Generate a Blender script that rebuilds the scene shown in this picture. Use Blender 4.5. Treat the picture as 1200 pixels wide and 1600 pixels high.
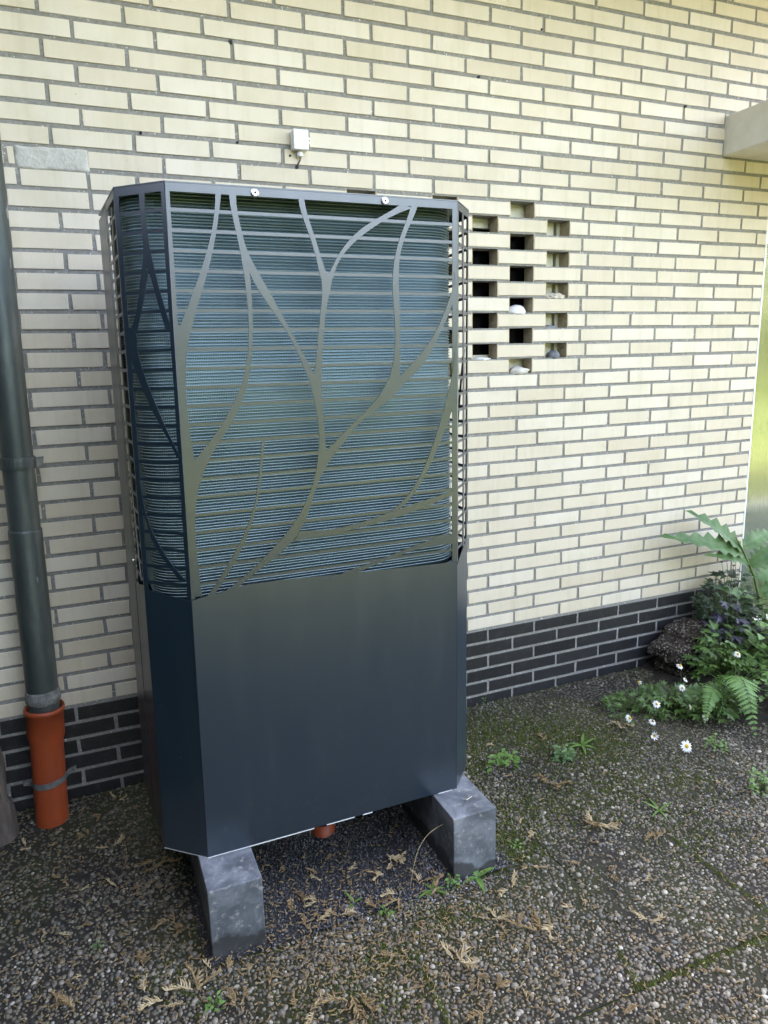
import bpy, bmesh, math, random
import numpy as np
from mathutils import Vector, Matrix, noise

for o in list(bpy.data.objects): bpy.data.objects.remove(o)
scene = bpy.context.scene
col = scene.collection
rnd = random.Random(7)
nrs = np.random.RandomState(11)

# ------------------------------------------------------------------ camera
CAM = np.array([0.0, -2.6906, 1.5651])
RM = np.array([[0.921692, -0.387065, -0.025768], [-0.102237, -0.1783, -0.97865], [0.374207, 0.904649, -0.20391]])
FP = 1119.4                                    # focal length in pixels of the 1200 x 1600 photograph
cam_data = bpy.data.cameras.new('camera')
cam = bpy.data.objects.new('camera', cam_data); col.objects.link(cam)
cam_data.sensor_fit = 'VERTICAL'; cam_data.sensor_height = 24.0; cam_data.lens = FP / 1600 * 24.0
cam_data.clip_start = 0.05; cam_data.clip_end = 300
mw = Matrix.Identity(4)
for r in range(3):
    mw[r][0] = RM[0][r]; mw[r][1] = -RM[1][r]; mw[r][2] = -RM[2][r]; mw[r][3] = CAM[r]
cam.matrix_world = mw
scene.camera = cam

# ------------------------------------------------------------------ light
SUN_EL, SUN_AZ = math.radians(50), math.radians(-12)      # behind the house, to the left: the wall and the paving lie in its shade
world = bpy.data.worlds.new('World'); scene.world = world; world.use_nodes = True
wn = world.node_tree.nodes; wl = world.node_tree.links
sky = wn.new('ShaderNodeTexSky'); sky.sky_type = 'NISHITA'; sky.sun_disc = False
sky.sun_elevation = SUN_EL; sky.sun_rotation = SUN_AZ; sky.dust_density = 4.0; sky.ozone_density = 1.0
wl.new(sky.outputs[0], wn['Background'].inputs[0]); wn['Background'].inputs[1].default_value = 0.15
sd = bpy.data.lights.new('sun', 'SUN'); sd.energy = 4.0; sd.angle = math.radians(0.6); sd.color = (1.0, 0.95, 0.86)
sun = bpy.data.objects.new('sun', sd); col.objects.link(sun)
tosun = Vector((math.sin(SUN_AZ) * math.cos(SUN_EL), math.cos(SUN_AZ) * math.cos(SUN_EL), math.sin(SUN_EL)))
sun.rotation_euler = tosun.to_track_quat('Z', 'Y').to_euler(); sun.location = tosun * 20
scene.view_settings.view_transform = 'Standard'; scene.view_settings.look = 'None'
scene.view_settings.exposure = 4.03; scene.view_settings.gamma = 1.0
try:
    scene.view_settings.use_white_balance = True; scene.view_settings.white_balance_temperature = 8250; scene.view_settings.white_balance_tint = 18
except AttributeError: pass

# ------------------------------------------------------------------ pixel -> place
def ray(x, y): return RM.T @ np.array([(x - 600) / FP, (y - 800) / FP, 1.0])
def on_plane(x, y, p0, n):
    d = ray(x, y); p0 = np.array(p0); n = np.array(n)
    return CAM + d * ((p0 - CAM) @ n / (d @ n))
def on_y(x, y, Y): return on_plane(x, y, (0, Y, 0), (0, 1, 0))
def on_z(x, y, Z=0.0): return on_plane(x, y, (0, 0, Z), (0, 0, 1))
def project(P):
    c = (np.asarray(P) - CAM) @ RM.T
    return np.stack([c[..., 0] / c[..., 2] * FP + 600, c[..., 1] / c[..., 2] * FP + 800], -1)

# ------------------------------------------------------------------ materials
def mat(name, color=(.5, .5, .5), rough=.6, metal=0.0, spec=.5):
    m = bpy.data.materials.new(name); m.use_nodes = True
    b = m.node_tree.nodes['Principled BSDF']
    b.inputs['Base Color'].default_value = (*color, 1); b.inputs['Roughness'].default_value = rough
    b.inputs['Metallic'].default_value = metal; b.inputs['Specular IOR Level'].default_value = spec
    return m
class NT:
    def __init__(s, m): s.t = m.node_tree; s.n = s.t.nodes; s.l = s.t.links; s.b = s.n['Principled BSDF']
    def coord(s, which='Object', scale=None):
        o = s.n.new('ShaderNodeTexCoord').outputs[which]
        if scale is None: return o
        mp = s.n.new('ShaderNodeMapping'); mp.inputs['Scale'].default_value = scale; s.l.new(o, mp.inputs[0]); return mp.outputs[0]
    def pos(s, scale=None):
        o = s.n.new('ShaderNodeNewGeometry').outputs['Position']
        if scale is None: return o
        mp = s.n.new('ShaderNodeMapping'); mp.inputs['Scale'].default_value = scale; s.l.new(o, mp.inputs[0]); return mp.outputs[0]
    def noise(s, vec, scale, detail=4, rough=.55, dist=0.0):
        n = s.n.new('ShaderNodeTexNoise'); n.inputs['Scale'].default_value = scale; n.inputs['Detail'].default_value = detail
        n.inputs['Roughness'].default_value = rough; n.inputs['Distortion'].default_value = dist
        s.l.new(vec, n.inputs['Vector']); return n.outputs['Fac']
    def voro(s, vec, scale, feature='F1', out='Distance'):
        n = s.n.new('ShaderNodeTexVoronoi'); n.feature = feature; n.inputs['Scale'].default_value = scale
        s.l.new(vec, n.inputs['Vector']); return n.outputs[out]
    def ramp(s, fac, stops):
        n = s.n.new('ShaderNodeValToRGB'); e = n.color_ramp.elements
        while len(e) < len(stops): e.new(.5)
        for i, (p, c) in enumerate(stops):
            e[i].position = p; e[i].color = (*c, 1) if isinstance(c, tuple) else (c, c, c, 1)
        s.l.new(fac, n.inputs[0]); return n.outputs[0]
    def mix(s, fac, a, b, blend='MIX'):
        n = s.n.new('ShaderNodeMix'); n.data_type = 'RGBA'; n.blend_type = blend
        for i, v in ((0, fac), (6, a), (7, b)):
            if isinstance(v, (int, float)): n.inputs[i].default_value = v
            elif isinstance(v, tuple): n.inputs[i].default_value = (*v, 1)
            else: s.l.new(v, n.inputs[i])
        return n.outputs[2]
    def math(s, op, a, b=0.0):
        n = s.n.new('ShaderNodeMath'); n.operation = op
        for i, v in enumerate((a, b)):
            if isinstance(v, (int, float)): n.inputs[i].default_value = v
            else: s.l.new(v, n.inputs[i])
        return n.outputs[0]
    def bump(s, h, strength=.3, dist=.002):
        n = s.n.new('ShaderNodeBump'); n.inputs['Strength'].default_value = strength; n.inputs['Distance'].default_value = dist
        s.l.new(h, n.inputs['Height']); s.l.new(n.outputs[0], s.b.inputs['Normal'])
    def rand(s):
        a = s.n.new('ShaderNodeObjectInfo').outputs['Random']; b = s.n.new('ShaderNodeNewGeometry').outputs['Random Per Island']
        return s.math('FRACT', s.math('ADD', a, b))
    def attr(s, name):
        n = s.n.new('ShaderNodeAttribute'); n.attribute_name = name; return n.outputs['Color']
    def color(s, v): s.l.new(v, s.b.inputs['Base Color'])
    def rough(s, v): s.l.new(v, s.b.inputs['Roughness'])

def brick_material():
    m = mat('cream_brick', (.66, .6, .44), .5); t = NT(m)
    c = t.ramp(t.rand(), [(0, (.65, .55, .41)), (.12, (.69, .595, .455)), (.4, (.66, .565, .425)), (.62, (.73, .645, .52)), (.85, (.69, .60, .46)), (1, (.63, .53, .39))])
    p = t.pos(); n1 = t.noise(p, 6, 5, .6); n2 = t.noise(t.pos((40, 40, 6)), 1.0, 4, .6); n3 = t.noise(p, 160, 2, .5)
    c = t.mix(t.math('MULTIPLY', t.ramp(n1, [(.45, 0.0), (.75, 1.0)]), .35), c, (.52, .45, .29))
    c = t.mix(t.math('MULTIPLY', t.ramp(n2, [(.55, 0.0), (.8, 1.0)]), .30), c, (.74, .70, .58))
    c = t.mix(t.ramp(t.noise(p, 75, 2, .5), [(.72, 0.0), (.76, .6)]), c, (.30, .25, .17))
    st = t.noise(t.pos((26, 1, 1.6)), 1.0, 4, .6)
    c = t.mix(t.math('MULTIPLY', t.ramp(st, [(.52, 0.0), (.78, 1.0)]), .30), c, (.44, .36, .22))
    c = t.mix(t.math('MULTIPLY', t.ramp(t.noise(p, 22, 5, .7, .5), [(.6, 0.0), (.72, 1.0)]), .22), c, (.50, .40, .23))
    t.color(c); t.rough(t.ramp(n1, [(.3, .42), (.7, .62)]))
    t.bump(t.math('ADD', t.math('MULTIPLY', n3, .4), n2), .25, .0015); return m
def dark_brick_material():
    m = mat('black_brick', (.03, .03, .035), .4); t = NT(m)
    c = t.ramp(t.rand(), [(0, (.017, .017, .018)), (.5, (.026, .026, .027)), (1, (.022, .021, .021))])
    p = t.pos(); n = t.noise(p, 30, 5, .6)
    c = t.mix(t.ramp(n, [(.5, 0.0), (.8, .5)]), c, (.065, .06, .06))
    c = t.mix(t.ramp(t.noise(p, 140, 2), [(.70, 0.0), (.74, .7)]), c, (.22, .21, .2))
    t.color(c); t.bump(t.noise(p, 120, 3), .3, .0015); return m
def mortar_material():
    m = mat('mortar', (.3, .3, .28), .9); t = NT(m); p = t.pos()
    c = t.ramp(t.noise(p, 90, 4, .7), [(.3, (.19, .18, .16)), (.55, (.275, .265, .24)), (.75, (.37, .355, .33))])
    c = t.mix(t.ramp(t.noise(p, 4, 3), [(.45, 0.0), (.7, .5)]), c, (.25, .235, .20))
    c = t.mix(t.ramp(t.noise(p, 130, 1), [(.71, 0.0), (.74, .8)]), c, (.75, .74, .70))
    t.color(c); t.bump(t.noise(p, 220, 3, .7), .6, .003); return m
def reveal_material():
    m = mat('brick_inside', (.3, .22, .13), .9); t = NT(m); p = t.pos()
    c = t.ramp(t.noise(p, 35, 5, .65), [(.3, (.38, .30, .19)), (.55, (.52, .43, .29)), (.72, (.28, .20, .12))])
    t.color(c); t.bump(t.noise(p, 120, 4, .7), .6, .003); return m
def metal_material():
    m = mat('anthracite_coat', (.0085, .021, .034), .3, 0, 1.0); t = NT(m); p = t.pos()
    t.b.inputs['IOR'].default_value = 1.58
    n = t.noise(p, 900, 2); sp = t.noise(p, 230, 1, .4)
    c = t.mix(t.ramp(sp, [(.80, 0.0), (.82, .7)]), (.0085, .021, .034), (.42, .43, .40))
    dr = t.noise(t.pos((9, 9, 1.2)), 2.2, 6, .65)
    c = t.mix(t.math('MULTIPLY', t.ramp(dr, [(.55, 0.0), (.8, 1.0)]), .05), c, (.22, .21, .18))
    z = t.n.new('ShaderNodeSeparateXYZ'); t.l.new(p, z.inputs[0])
    spl = t.math('SUBTRACT', t.noise(p, 38, 4, .7), t.math('MULTIPLY', z.outputs[2], .55))
    c = t.mix(t.math('MULTIPLY', t.ramp(spl, [(.40, 0.0), (.60, 1.0)]), .10), c, (.20, .18, .14))
    t.color(c); t.bump(n, .10, .0004); t.rough(t.ramp(dr, [(.3, .28), (.7, .34)])); return m
def zinc_material():
    m = mat('weathered_zinc', (.2, .24, .26), .5, .6); t = NT(m); p = t.pos()
    c = t.ramp(t.noise(t.pos((1, 1, .25)), 9, 5, .65), [(.3, (.06, .075, .072)), (.55, (.105, .125, .12)), (.8, (.20, .22, .21))])
    c = t.mix(t.ramp(t.noise(t.pos((2, 2, .5)), 14, 3, .5), [(.68, 0.0), (.72, .7)]), c, (.5, .5, .48))
    t.color(c); t.bump(t.noise(p, 60, 3), .12, .001); return m
def stone_block_material():
    m = mat('blue_stone', (.12, .13, .14), .6); t = NT(m); p = t.pos()
    n = t.noise(p, 9, 6, .65, .6)
    c = t.ramp(n, [(.3, (.05, .056, .062)), (.48, (.105, .118, .13)), (.62, (.19, .205, .22)), (.76, (.30, .31, .32))])
    c = t.mix(t.ramp(t.noise(t.pos((4, 4, 4)), 12, 5, .7), [(.56, 0.0), (.66, .7)]), c, (.36, .345, .32))
    z = t.n.new('ShaderNodeSeparateXYZ'); t.l.new(p, z.inputs[0])
    wet = t.math('ADD', t.math('MULTIPLY', z.outputs[2], 6.0), t.math('MULTIPLY', t.noise(p, 14, 3), 1.1))
    c = t.mix(t.ramp(wet, [(.80, .8), (.9, 0.0)]), c, (.025, .024, .022))
    t.color(c); t.bump(t.noise(p, 150, 4, .7), .35, .002); return m
def ground_material():
    m = mat('garden_ground', (.1, .1, .05), .95); t = NT(m); p = t.pos()
    soil = t.ramp(t.noise(p, 20, 5, .7), [(.3, (.014, .011, .008)), (.6, (.035, .026, .018)), (.8, (.07, .055, .04))])
    grass = t.ramp(t.noise(p, 3, 6, .7), [(.3, (.045, .07, .022)), (.6, (.08, .105, .035)), (.8, (.12, .135, .055))])
    s = t.n.new('ShaderNodeSeparateXYZ'); t.l.new(p, s.inputs[0])
    a = t.ramp(t.math('ADD', t.math('MULTIPLY', s.outputs[1], -.1), 0.0), [(.42, 0.0), (.43, 1.0)])
    b = t.ramp(t.math('MULTIPLY', s.outputs[1], .1), [(.05, 0.0), (.06, 1.0)])
    c = t.mix(t.math('MAXIMUM', a, b), soil, grass)
    t.color(c); t.bump(t.noise(p, 90, 4, .7), .8, .01); return m
def slab_material():
    m = mat('washed_concrete', (.05, .045, .035), .95); t = NT(m); p = t.pos()
    c = t.ramp(t.noise(p, 55, 5, .7), [(.3, (.011, .009, .006)), (.5, (.022, .018, .012)), (.7, (.045, .038, .027))])
    c = t.mix(t.ramp(t.noise(p, 2.2, 4, .6), [(.44, 0.0), (.60, .85)]), c, (.030, .033, .006))
    c = t.mix(t.ramp(t.noise(p, 1.3, 3, .5), [(.58, 0.0), (.74, .4)]), c, (.10, .088, .068))
    t.color(c); t.bump(t.noise(p, 130, 4, .7), .8, .004); return m
def attr_material(name, rough=.6, bump=0.0):
    m = mat(name, (.5, .5, .5), rough); t = NT(m); p = t.pos()
    c = t.mix(t.math('MULTIPLY', t.noise(p, 180, 3), .45), t.attr('tint'), (.10, .085, .06), 'MIX')
    t.color(c)
    if bump: t.bump(t.noise(p, 300, 2), bump, .001)
    return m
def moss_material():
    m = mat('moss', (.06, .08, .01), 1.0); t = NT(m); p = t.pos()
    t.color(t.ramp(t.noise(p, 60, 5, .7), [(.3, (.022, .026, .006)), (.5, (.05, .062, .010)), (.72, (.10, .125, .018))]))
    t.bump(t.noise(p, 260, 4, .7), 1.0, .006); return m
def leaf_material(name, c1, c2, c3, rough=.45, scale=30, trans=.25):
    m = mat(name, c2, rough); t = NT(m); p = t.pos()
    c = t.ramp(t.noise(p, scale, 3, .6), [(.3, c1), (.52, c2), (.75, c3)])
    c = t.mix(t.math('MULTIPLY', t.rand(), .45), c, c1)
    t.color(c)
    tr = t.n.new('ShaderNodeBsdfTranslucent'); mx = t.n.new('ShaderNodeMixShader'); mx.inputs[0].default_value = trans
    t.l.new(c, tr.inputs[0]); out = t.n['Material Output']
    t.l.new(t.b.outputs[0], mx.inputs[1]); t.l.new(tr.outputs[0], mx.inputs[2]); t.l.new(mx.outputs[0], out.inputs[0])
    return m
def simple_noise_material(name, c1, c2, rough=.6, scale=25, bump=.2, dist=.002, metal=0, stretch=None):
    m = mat(name, c1, rough, metal); t = NT(m); p = t.pos(stretch)
    n = t.noise(p, scale, 5, .6)
    t.color(t.ramp(n, [(.32, c1), (.68, c2)]))
    if bump: t.bump(t.noise(p, scale * 4, 4, .65), bump, dist)
    return m

def aggregate_material():
    m = mat('rough_aggregate', (.1, .08, .06), .9); t = NT(m); p = t.pos()
    d = t.voro(p, 85); cc = t.voro(p, 85, 'F1', 'Color')
    s = t.n.new('ShaderNodeSeparateColor'); t.l.new(cc, s.inputs[0])
    peb = t.ramp(s.outputs[0], [(0, (.05, .04, .028)), (.4, (.12, .095, .068)), (.75, (.22, .18, .135)), (1, (.36, .32, .26))])
    c = t.mix(t.ramp(d, [(.35, 0.0), (.55, 1.0)]), peb, (.018, .014, .009))
    c = t.mix(t.ramp(t.noise(p, 11, 4), [(.5, 0.0), (.68, .8)]), c, (.05, .034, .02))
    t.color(c); t.bump(t.ramp(d, [(.15, 1.0), (.6, 0.0)]), .9, .008); return m
M = dict(
    brick=brick_material(), dark_brick=dark_brick_material(), mortar=mortar_material(), reveal=reveal_material(),
    metal=metal_material(), zinc=zinc_material(), block=stone_block_material(), ground=ground_material(),
    slab=slab_material(), moss=moss_material(), pebble=attr_material('pebble', .55), grit=attr_material('basalt_grit', .5),
    patch=simple_noise_material('grey_filler', (.50, .475, .42), (.62, .595, .54), .9, 22, .7, .006),
    white=simple_noise_material('white_plastic', (.74, .75, .76), (.80, .80, .80), .35, 10, .05),
    screw=mat('zinc_screw', (.62, .62, .60), .3, .8), dark=mat('dark_gap', (.012, .012, .014), .7),
    cable=mat('grey_cable', (.10, .10, .10), .5),
    orange=simple_noise_material('orange_pvc', (.42, .07, .02), (.30, .055, .02), .5, 9, .12),
    strap=simple_noise_material('galvanised', (.16, .165, .16), (.27, .27, .265), .5, 40, .15, .001, .5),
    wood=simple_noise_material('weathered_wood', (.07, .055, .045), (.17, .135, .11), .9, 9, .8, .01, 0, (5, 5, .8)),
    concrete=simple_noise_material('canopy_paint', (.76, .75, .70), (.83, .82, .78), .85, 18, .5, .004),
    frame=simple_noise_material('cream_frame', (.74, .70, .50), (.80, .78, .64), .45, 8, .05),
    doorframe=mat('white_frame', (.8, .8, .79), .4),
    pane=mat('dark_window', (.006, .007, .009), .08),
    coil=None, wire=mat('coil_tube', (.19, .275, .285), .5, .2),
    boulder=aggregate_material(),
    rock_white=simple_noise_material('white_stone', (.72, .71, .69), (.82, .81, .79), .6, 20, .2),
    rock_tan=simple_noise_material('tan_stone', (.42, .36, .27), (.60, .55, .46), .8, 30, .6, .004),
    rock_grey=simple_noise_material('grey_stone', (.09, .10, .115), (.24, .25, .26), .7, 50, .4),
    rock_beige=simple_noise_material('beige_stone', (.52, .48, .40), (.66, .62, .55), .8, 25, .4),
    sprig=leaf_material('dry_conifer', (.17, .105, .045), (.33, .225, .105), (.46, .34, .185), .85, 60, .1),
    sprig_pale=leaf_material('dry_conifer_pale', (.34, .245, .125), (.52, .40, .225), (.62, .51, .33), .85, 60, .1),
    fern=leaf_material('fern_green', (.09, .20, .045), (.15, .30, .08), (.22, .38, .12), .5, 20, .3),
    leaf=leaf_material('weed_green', (.075, .17, .03), (.13, .27, .055), (.20, .36, .09), .45, 25, .3),
    leaf_mid=leaf_material('mid_green', (.035, .09, .016), (.075, .16, .03), (.13, .25, .05), .45, 25, .25),
    leaf_dark=leaf_material('dark_green', (.014, .034, .014), (.032, .066, .028), (.06, .11, .045), .45, 25, .2),
    leaf_purple=leaf_material('purple_green', (.035, .03, .05), (.065, .055, .09), (.05, .09, .06), .45, 18, .2),
    leaf_blue=leaf_material('thistle_green', (.07, .15, .05), (.12, .23, .085), (.20, .33, .14), .5, 16, .3),
    stem=leaf_material('stem_green', (.07, .12, .03), (.12, .19, .05), (.18, .22, .08), .5, 30, .1),
    petal=leaf_material('white_petal', (.72, .72, .68), (.8, .8, .78), (.84, .84, .83), .5, 30, .25),
    disc=simple_noise_material('yellow_disc', (.55, .33, .02), (.72, .48, .04), .8, 300, .6, .001),
    disc_brown=simple_noise_material('brown_disc', (.22, .10, .02), (.40, .20, .03), .8, 300, .6, .001),
    hedge=leaf_material('hedge_leaf', (.06, .11, .04), (.11, .18, .065), (.18, .25, .10), .5, 1.5, .3),
    low_wall=simple_noise_material('low_wall_grey', (.13, .15, .16), (.20, .22, .22), .8, 6, .2),
    soffit=simple_noise_material('soffit_boards', (.46, .35, .16), (.54, .43, .22), .7, 6, .2),
)
def coil_material():
    m = mat('blue_fin_coil', (.05, .12, .17), .4, .55); t = NT(m); p = t.pos()
    s = t.n.new('ShaderNodeSeparateXYZ'); t.l.new(p, s.inputs[0])
    w = t.n.new('ShaderNodeTexWave'); w.wave_type = 'BANDS'; w.bands_direction = 'X'; w.inputs['Scale'].default_value = 70; w.inputs['Distortion'].default_value = .6
    t.l.new(p, w.inputs['Vector'])
    n = t.noise(t.pos((3, 3, 40)), 3, 4, .6)
    c = t.ramp(n, [(.3, (.115, .205, .245)), (.55, (.15, .24, .255)), (.75, (.20, .265, .215))])
    c = t.mix(t.math('MULTIPLY', w.outputs['Fac'], .5), c, (.05, .12, .17))
    t.color(c); t.bump(w.outputs['Fac'], .4, .002); return m
M['coil'] = coil_material()
def glass_material():
    m = mat('ribbed_glass', (.78, .84, .66), .16); t = NT(m)
    t.b.inputs['Transmission Weight'].default_value = 1.0; t.b.inputs['IOR'].default_value = 1.25
    w = t.noise(t.pos((1, 1, .06)), 150, 3, .6); t.bump(w, .5, .004); return m
M['glass'] = glass_material()

# ------------------------------------------------------------------ mesh helpers
class MB:
    def __init__(s): s.v = []; s.f = []
    def add(s, vs, fs):
        o = len(s.v); s.v.extend([tuple(map(float, v)) for v in vs]); s.f.extend([tuple(i + o for i in f) for f in fs])
    def box(s, x0, x1, y0, y1, z0, z1):
        s.add([(x0, y0, z0), (x1, y0, z0), (x1, y1, z0), (x0, y1, z0), (x0, y0, z1), (x1, y0, z1), (x1, y1, z1), (x0, y1, z1)],
              [(0, 3, 2, 1), (4, 5, 6, 7), (0, 1, 5, 4), (1, 2, 6, 5), (2, 3, 7, 6), (3, 0, 4, 7)])
    def prism(s, poly, d):
        """poly: 3-D outline (list), d: extrusion vector"""
        n = len(poly); d = np.array(d); a = [np.array(p) for p in poly]
        s.add(a + [p + d for p in a], [tuple(range(n))[::-1], tuple(range(n, 2 * n))] + [(i, (i + 1) % n, (i + 1) % n + n, i + n) for i in range(n)])
    def strip(s, L, R, d):
        """ribbon between two edge polylines, extruded by d"""
        L = [np.array(p) for p in L]; R = [np.array(p) for p in R]; d = np.array(d); n = len(L)
        vs = L + R + [p + d for p in L] + [p + d for p in R]; fs = []
        for i in range(n - 1):
            fs += [(i, i + 1, n + i + 1, n + i), (2 * n + i, 3 * n + i, 3 * n + i + 1, 2 * n + i + 1),
                   (i, 2 * n + i, 2 * n + i + 1, i + 1), (n + i, n + i + 1, 3 * n + i + 1, 3 * n + i)]
        fs += [(0, n, 3 * n, 2 * n), (n - 1, 3 * n - 1, 4 * n - 1, 2 * n - 1)]
        s.add(vs, fs)
    def tube(s, pts, rad, seg=8, cap=True):
        pts = [Vector(p) for p in pts]; n = len(pts)
        if not hasattr(rad, '__len__'): rad = [rad] * n
        up = None; rings = []
        for i, p in enumerate(pts):
            t = (pts[min(i + 1, n - 1)] - pts[max(i - 1, 0)]).normalized()
            if up is None: up = t.orthogonal().normalized()
            up = (up - t * up.dot(t)).normalized(); b = t.cross(up)
            rings.append([p + (up * math.cos(2 * math.pi * k / seg) + b * math.sin(2 * math.pi * k / seg)) * rad[i] for k in range(seg)])
        vs = [v for r in rings for v in r]; fs = []
        for i in range(n - 1):
            for k in range(seg):
                a, b2 = i * seg + k, i * seg + (k + 1) % seg
                fs.append((a, b2, b2 + seg, a + seg))
        if cap: fs += [tuple(range(seg))[::-1], tuple(range((n - 1) * seg, n * seg))]
        s.add(vs, fs)
    def mesh(s, name, m, smooth=False):
        me = bpy.data.meshes.new(name); me.from_pydata(s.v, [], s.f); me.materials.append(m)
        if smooth: me.polygons.foreach_set('use_smooth', [True] * len(me.polygons))
        me.update(); return me
    def build(s, name, m, parent=None, smooth=False, bevel=0, normals=True, seg=2):
        me = s.mesh(name, m, smooth)
        if normals or bevel:
            bm = bmesh.new(); bm.from_mesh(me)
            if bevel:
                bmesh.ops.bevel(bm, geom=[e for e in bm.edges if len(e.link_faces) == 2 and e.calc_face_angle(0) > .5], offset=bevel, segments=seg, profile=.5, affect='EDGES')
            bmesh.ops.recalc_face_normals(bm, faces=bm.faces); bm.to_mesh(me); bm.free()
        return link(name, me, parent)
def link(name, me, parent=None):
    o = bpy.data.objects.new(name, me); col.objects.link(o)
    if parent is not None: o.parent = parent
    return o
def tag(o, label=None, cat=None, group=None, kind=None):
    if label: o['label'] = label
    if cat: o['category'] = cat
    if group: o['group'] = group
    if kind: o['kind'] = kind
    return o
def empty(name, loc=(0, 0, 0)):
    o = bpy.data.objects.new(name, None); col.objects.link(o); o.location = loc; o.empty_display_size = .05; return o
def big_mesh(name, V, Fc, nper, tint=None, material=None, parent=None, smooth=True):
    """V (n*k,3) vertices, Fc (n*m, nper) faces, tint per vertex"""
    me = bpy.data.meshes.new(name); nv = len(V); nf = len(Fc)
    me.vertices.add(nv); me.vertices.foreach_set('co', np.ascontiguousarray(V, dtype=np.float32).ravel())
    me.loops.add(nf * nper); me.loops.foreach_set('vertex_index', np.ascontiguousarray(Fc, dtype=np.int32).ravel())
    me.polygons.add(nf); me.polygons.foreach_set('loop_start', np.arange(0, nf * nper, nper, dtype=np.int32))
    try: me.polygons.foreach_set('loop_total', np.full(nf, nper, dtype=np.int32))
    except Exception: pass
    me.polygons.foreach_set('use_smooth', np.full(nf, smooth, dtype=bool))
    if tint is not None:
        a = me.color_attributes.new('tint', 'FLOAT_COLOR', 'POINT')
        a.data.foreach_set('color', np.concatenate([tint, np.ones((nv, 1))], 1).astype(np.float32).ravel())
    me.materials.append(material); me.update(calc_edges=True); me.validate()
    return link(name, me, parent)

# ================================================================== THE SETTING
ZB = 0.36                      # height of the joint between black plinth and cream bricks
U, RH = 0.25, 0.0636           # brick module, course height
def wx(u): return u * U
def wz(r): return ZB + r * RH

# ---- ground, lawn, paving
g = MB(); g.add([(-40, -40, -.06), (40, -40, -.06), (40, 40, -.06), (-40, 40, -.06)], [(0, 1, 2, 3)])
tag(g.build('ground', M['ground'], normals=False), kind='structure')

paving = empty('paving', (1.15, -1.0, 0)); tag(paving, kind='structure')
bed = MB(); bed.box(-1.755, 4.4, -4.02, -.004, -.055, -.0045)
ob = bed.build('joint_moss', M['moss'], paving); ob.location = (-1.15, 1.0, 0)
XJ = [-1.755 + .5 * i for i in range(14)]; YJ = [-.02 - .5 * i for i in range(9)]
GRX, GRY = (.155, 1.085), (-1.005, -.01)          # the gap under the heat pump that is filled with grit
slabm = MB(); slabm.box(-.2484, .2484, -.2484, .2484, -.05, 0)
slab_me = None
def in_bed(x, y): return x > 2.42 + .25 * (y + .3) and y > -.72 + .03 * math.sin(9 * x) - .12 * max(0, x - 2.8)
for i in range(len(XJ) - 1):
    for j in range(len(YJ) - 1):
        cx, cy = XJ[i] + .25, YJ[j] - .25
        if .15 < cx < 1.15 and cy > -1.02: continue
        if cx > 2.6 and cy > -.6: continue
        if slab_me is None:
            o = slabm.build('slab', M['slab'], paving, bevel=.0015); slab_me = o.data
        else: o = link('slab', slab_me, paving)
        o.location = (cx - 1.15 + rnd.uniform(-.0015, .0015), cy + 1.0 + rnd.uniform(-.0015, .0015), rnd.uniform(-.0015, .0))
        o.rotation_euler = (0, 0, rnd.uniform(-.004, .004))
# cut slab strip to the right of the grit bed
c = MB(); c.box(GRX[1] + .004, 1.146, -.5165, -.0235, -.05, -.001); o = c.build('slab', M['slab'], paving, bevel=.004); o.location = (-1.15, 1.0, 0)
c = MB(); c.box(GRX[1] + .004, 1.146, -1.0165, -.5235, -.05, -.002); o = c.build('slab', M['slab'], paving, bevel=.004); o.location = (-1.15, 1.0, 0)

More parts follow.
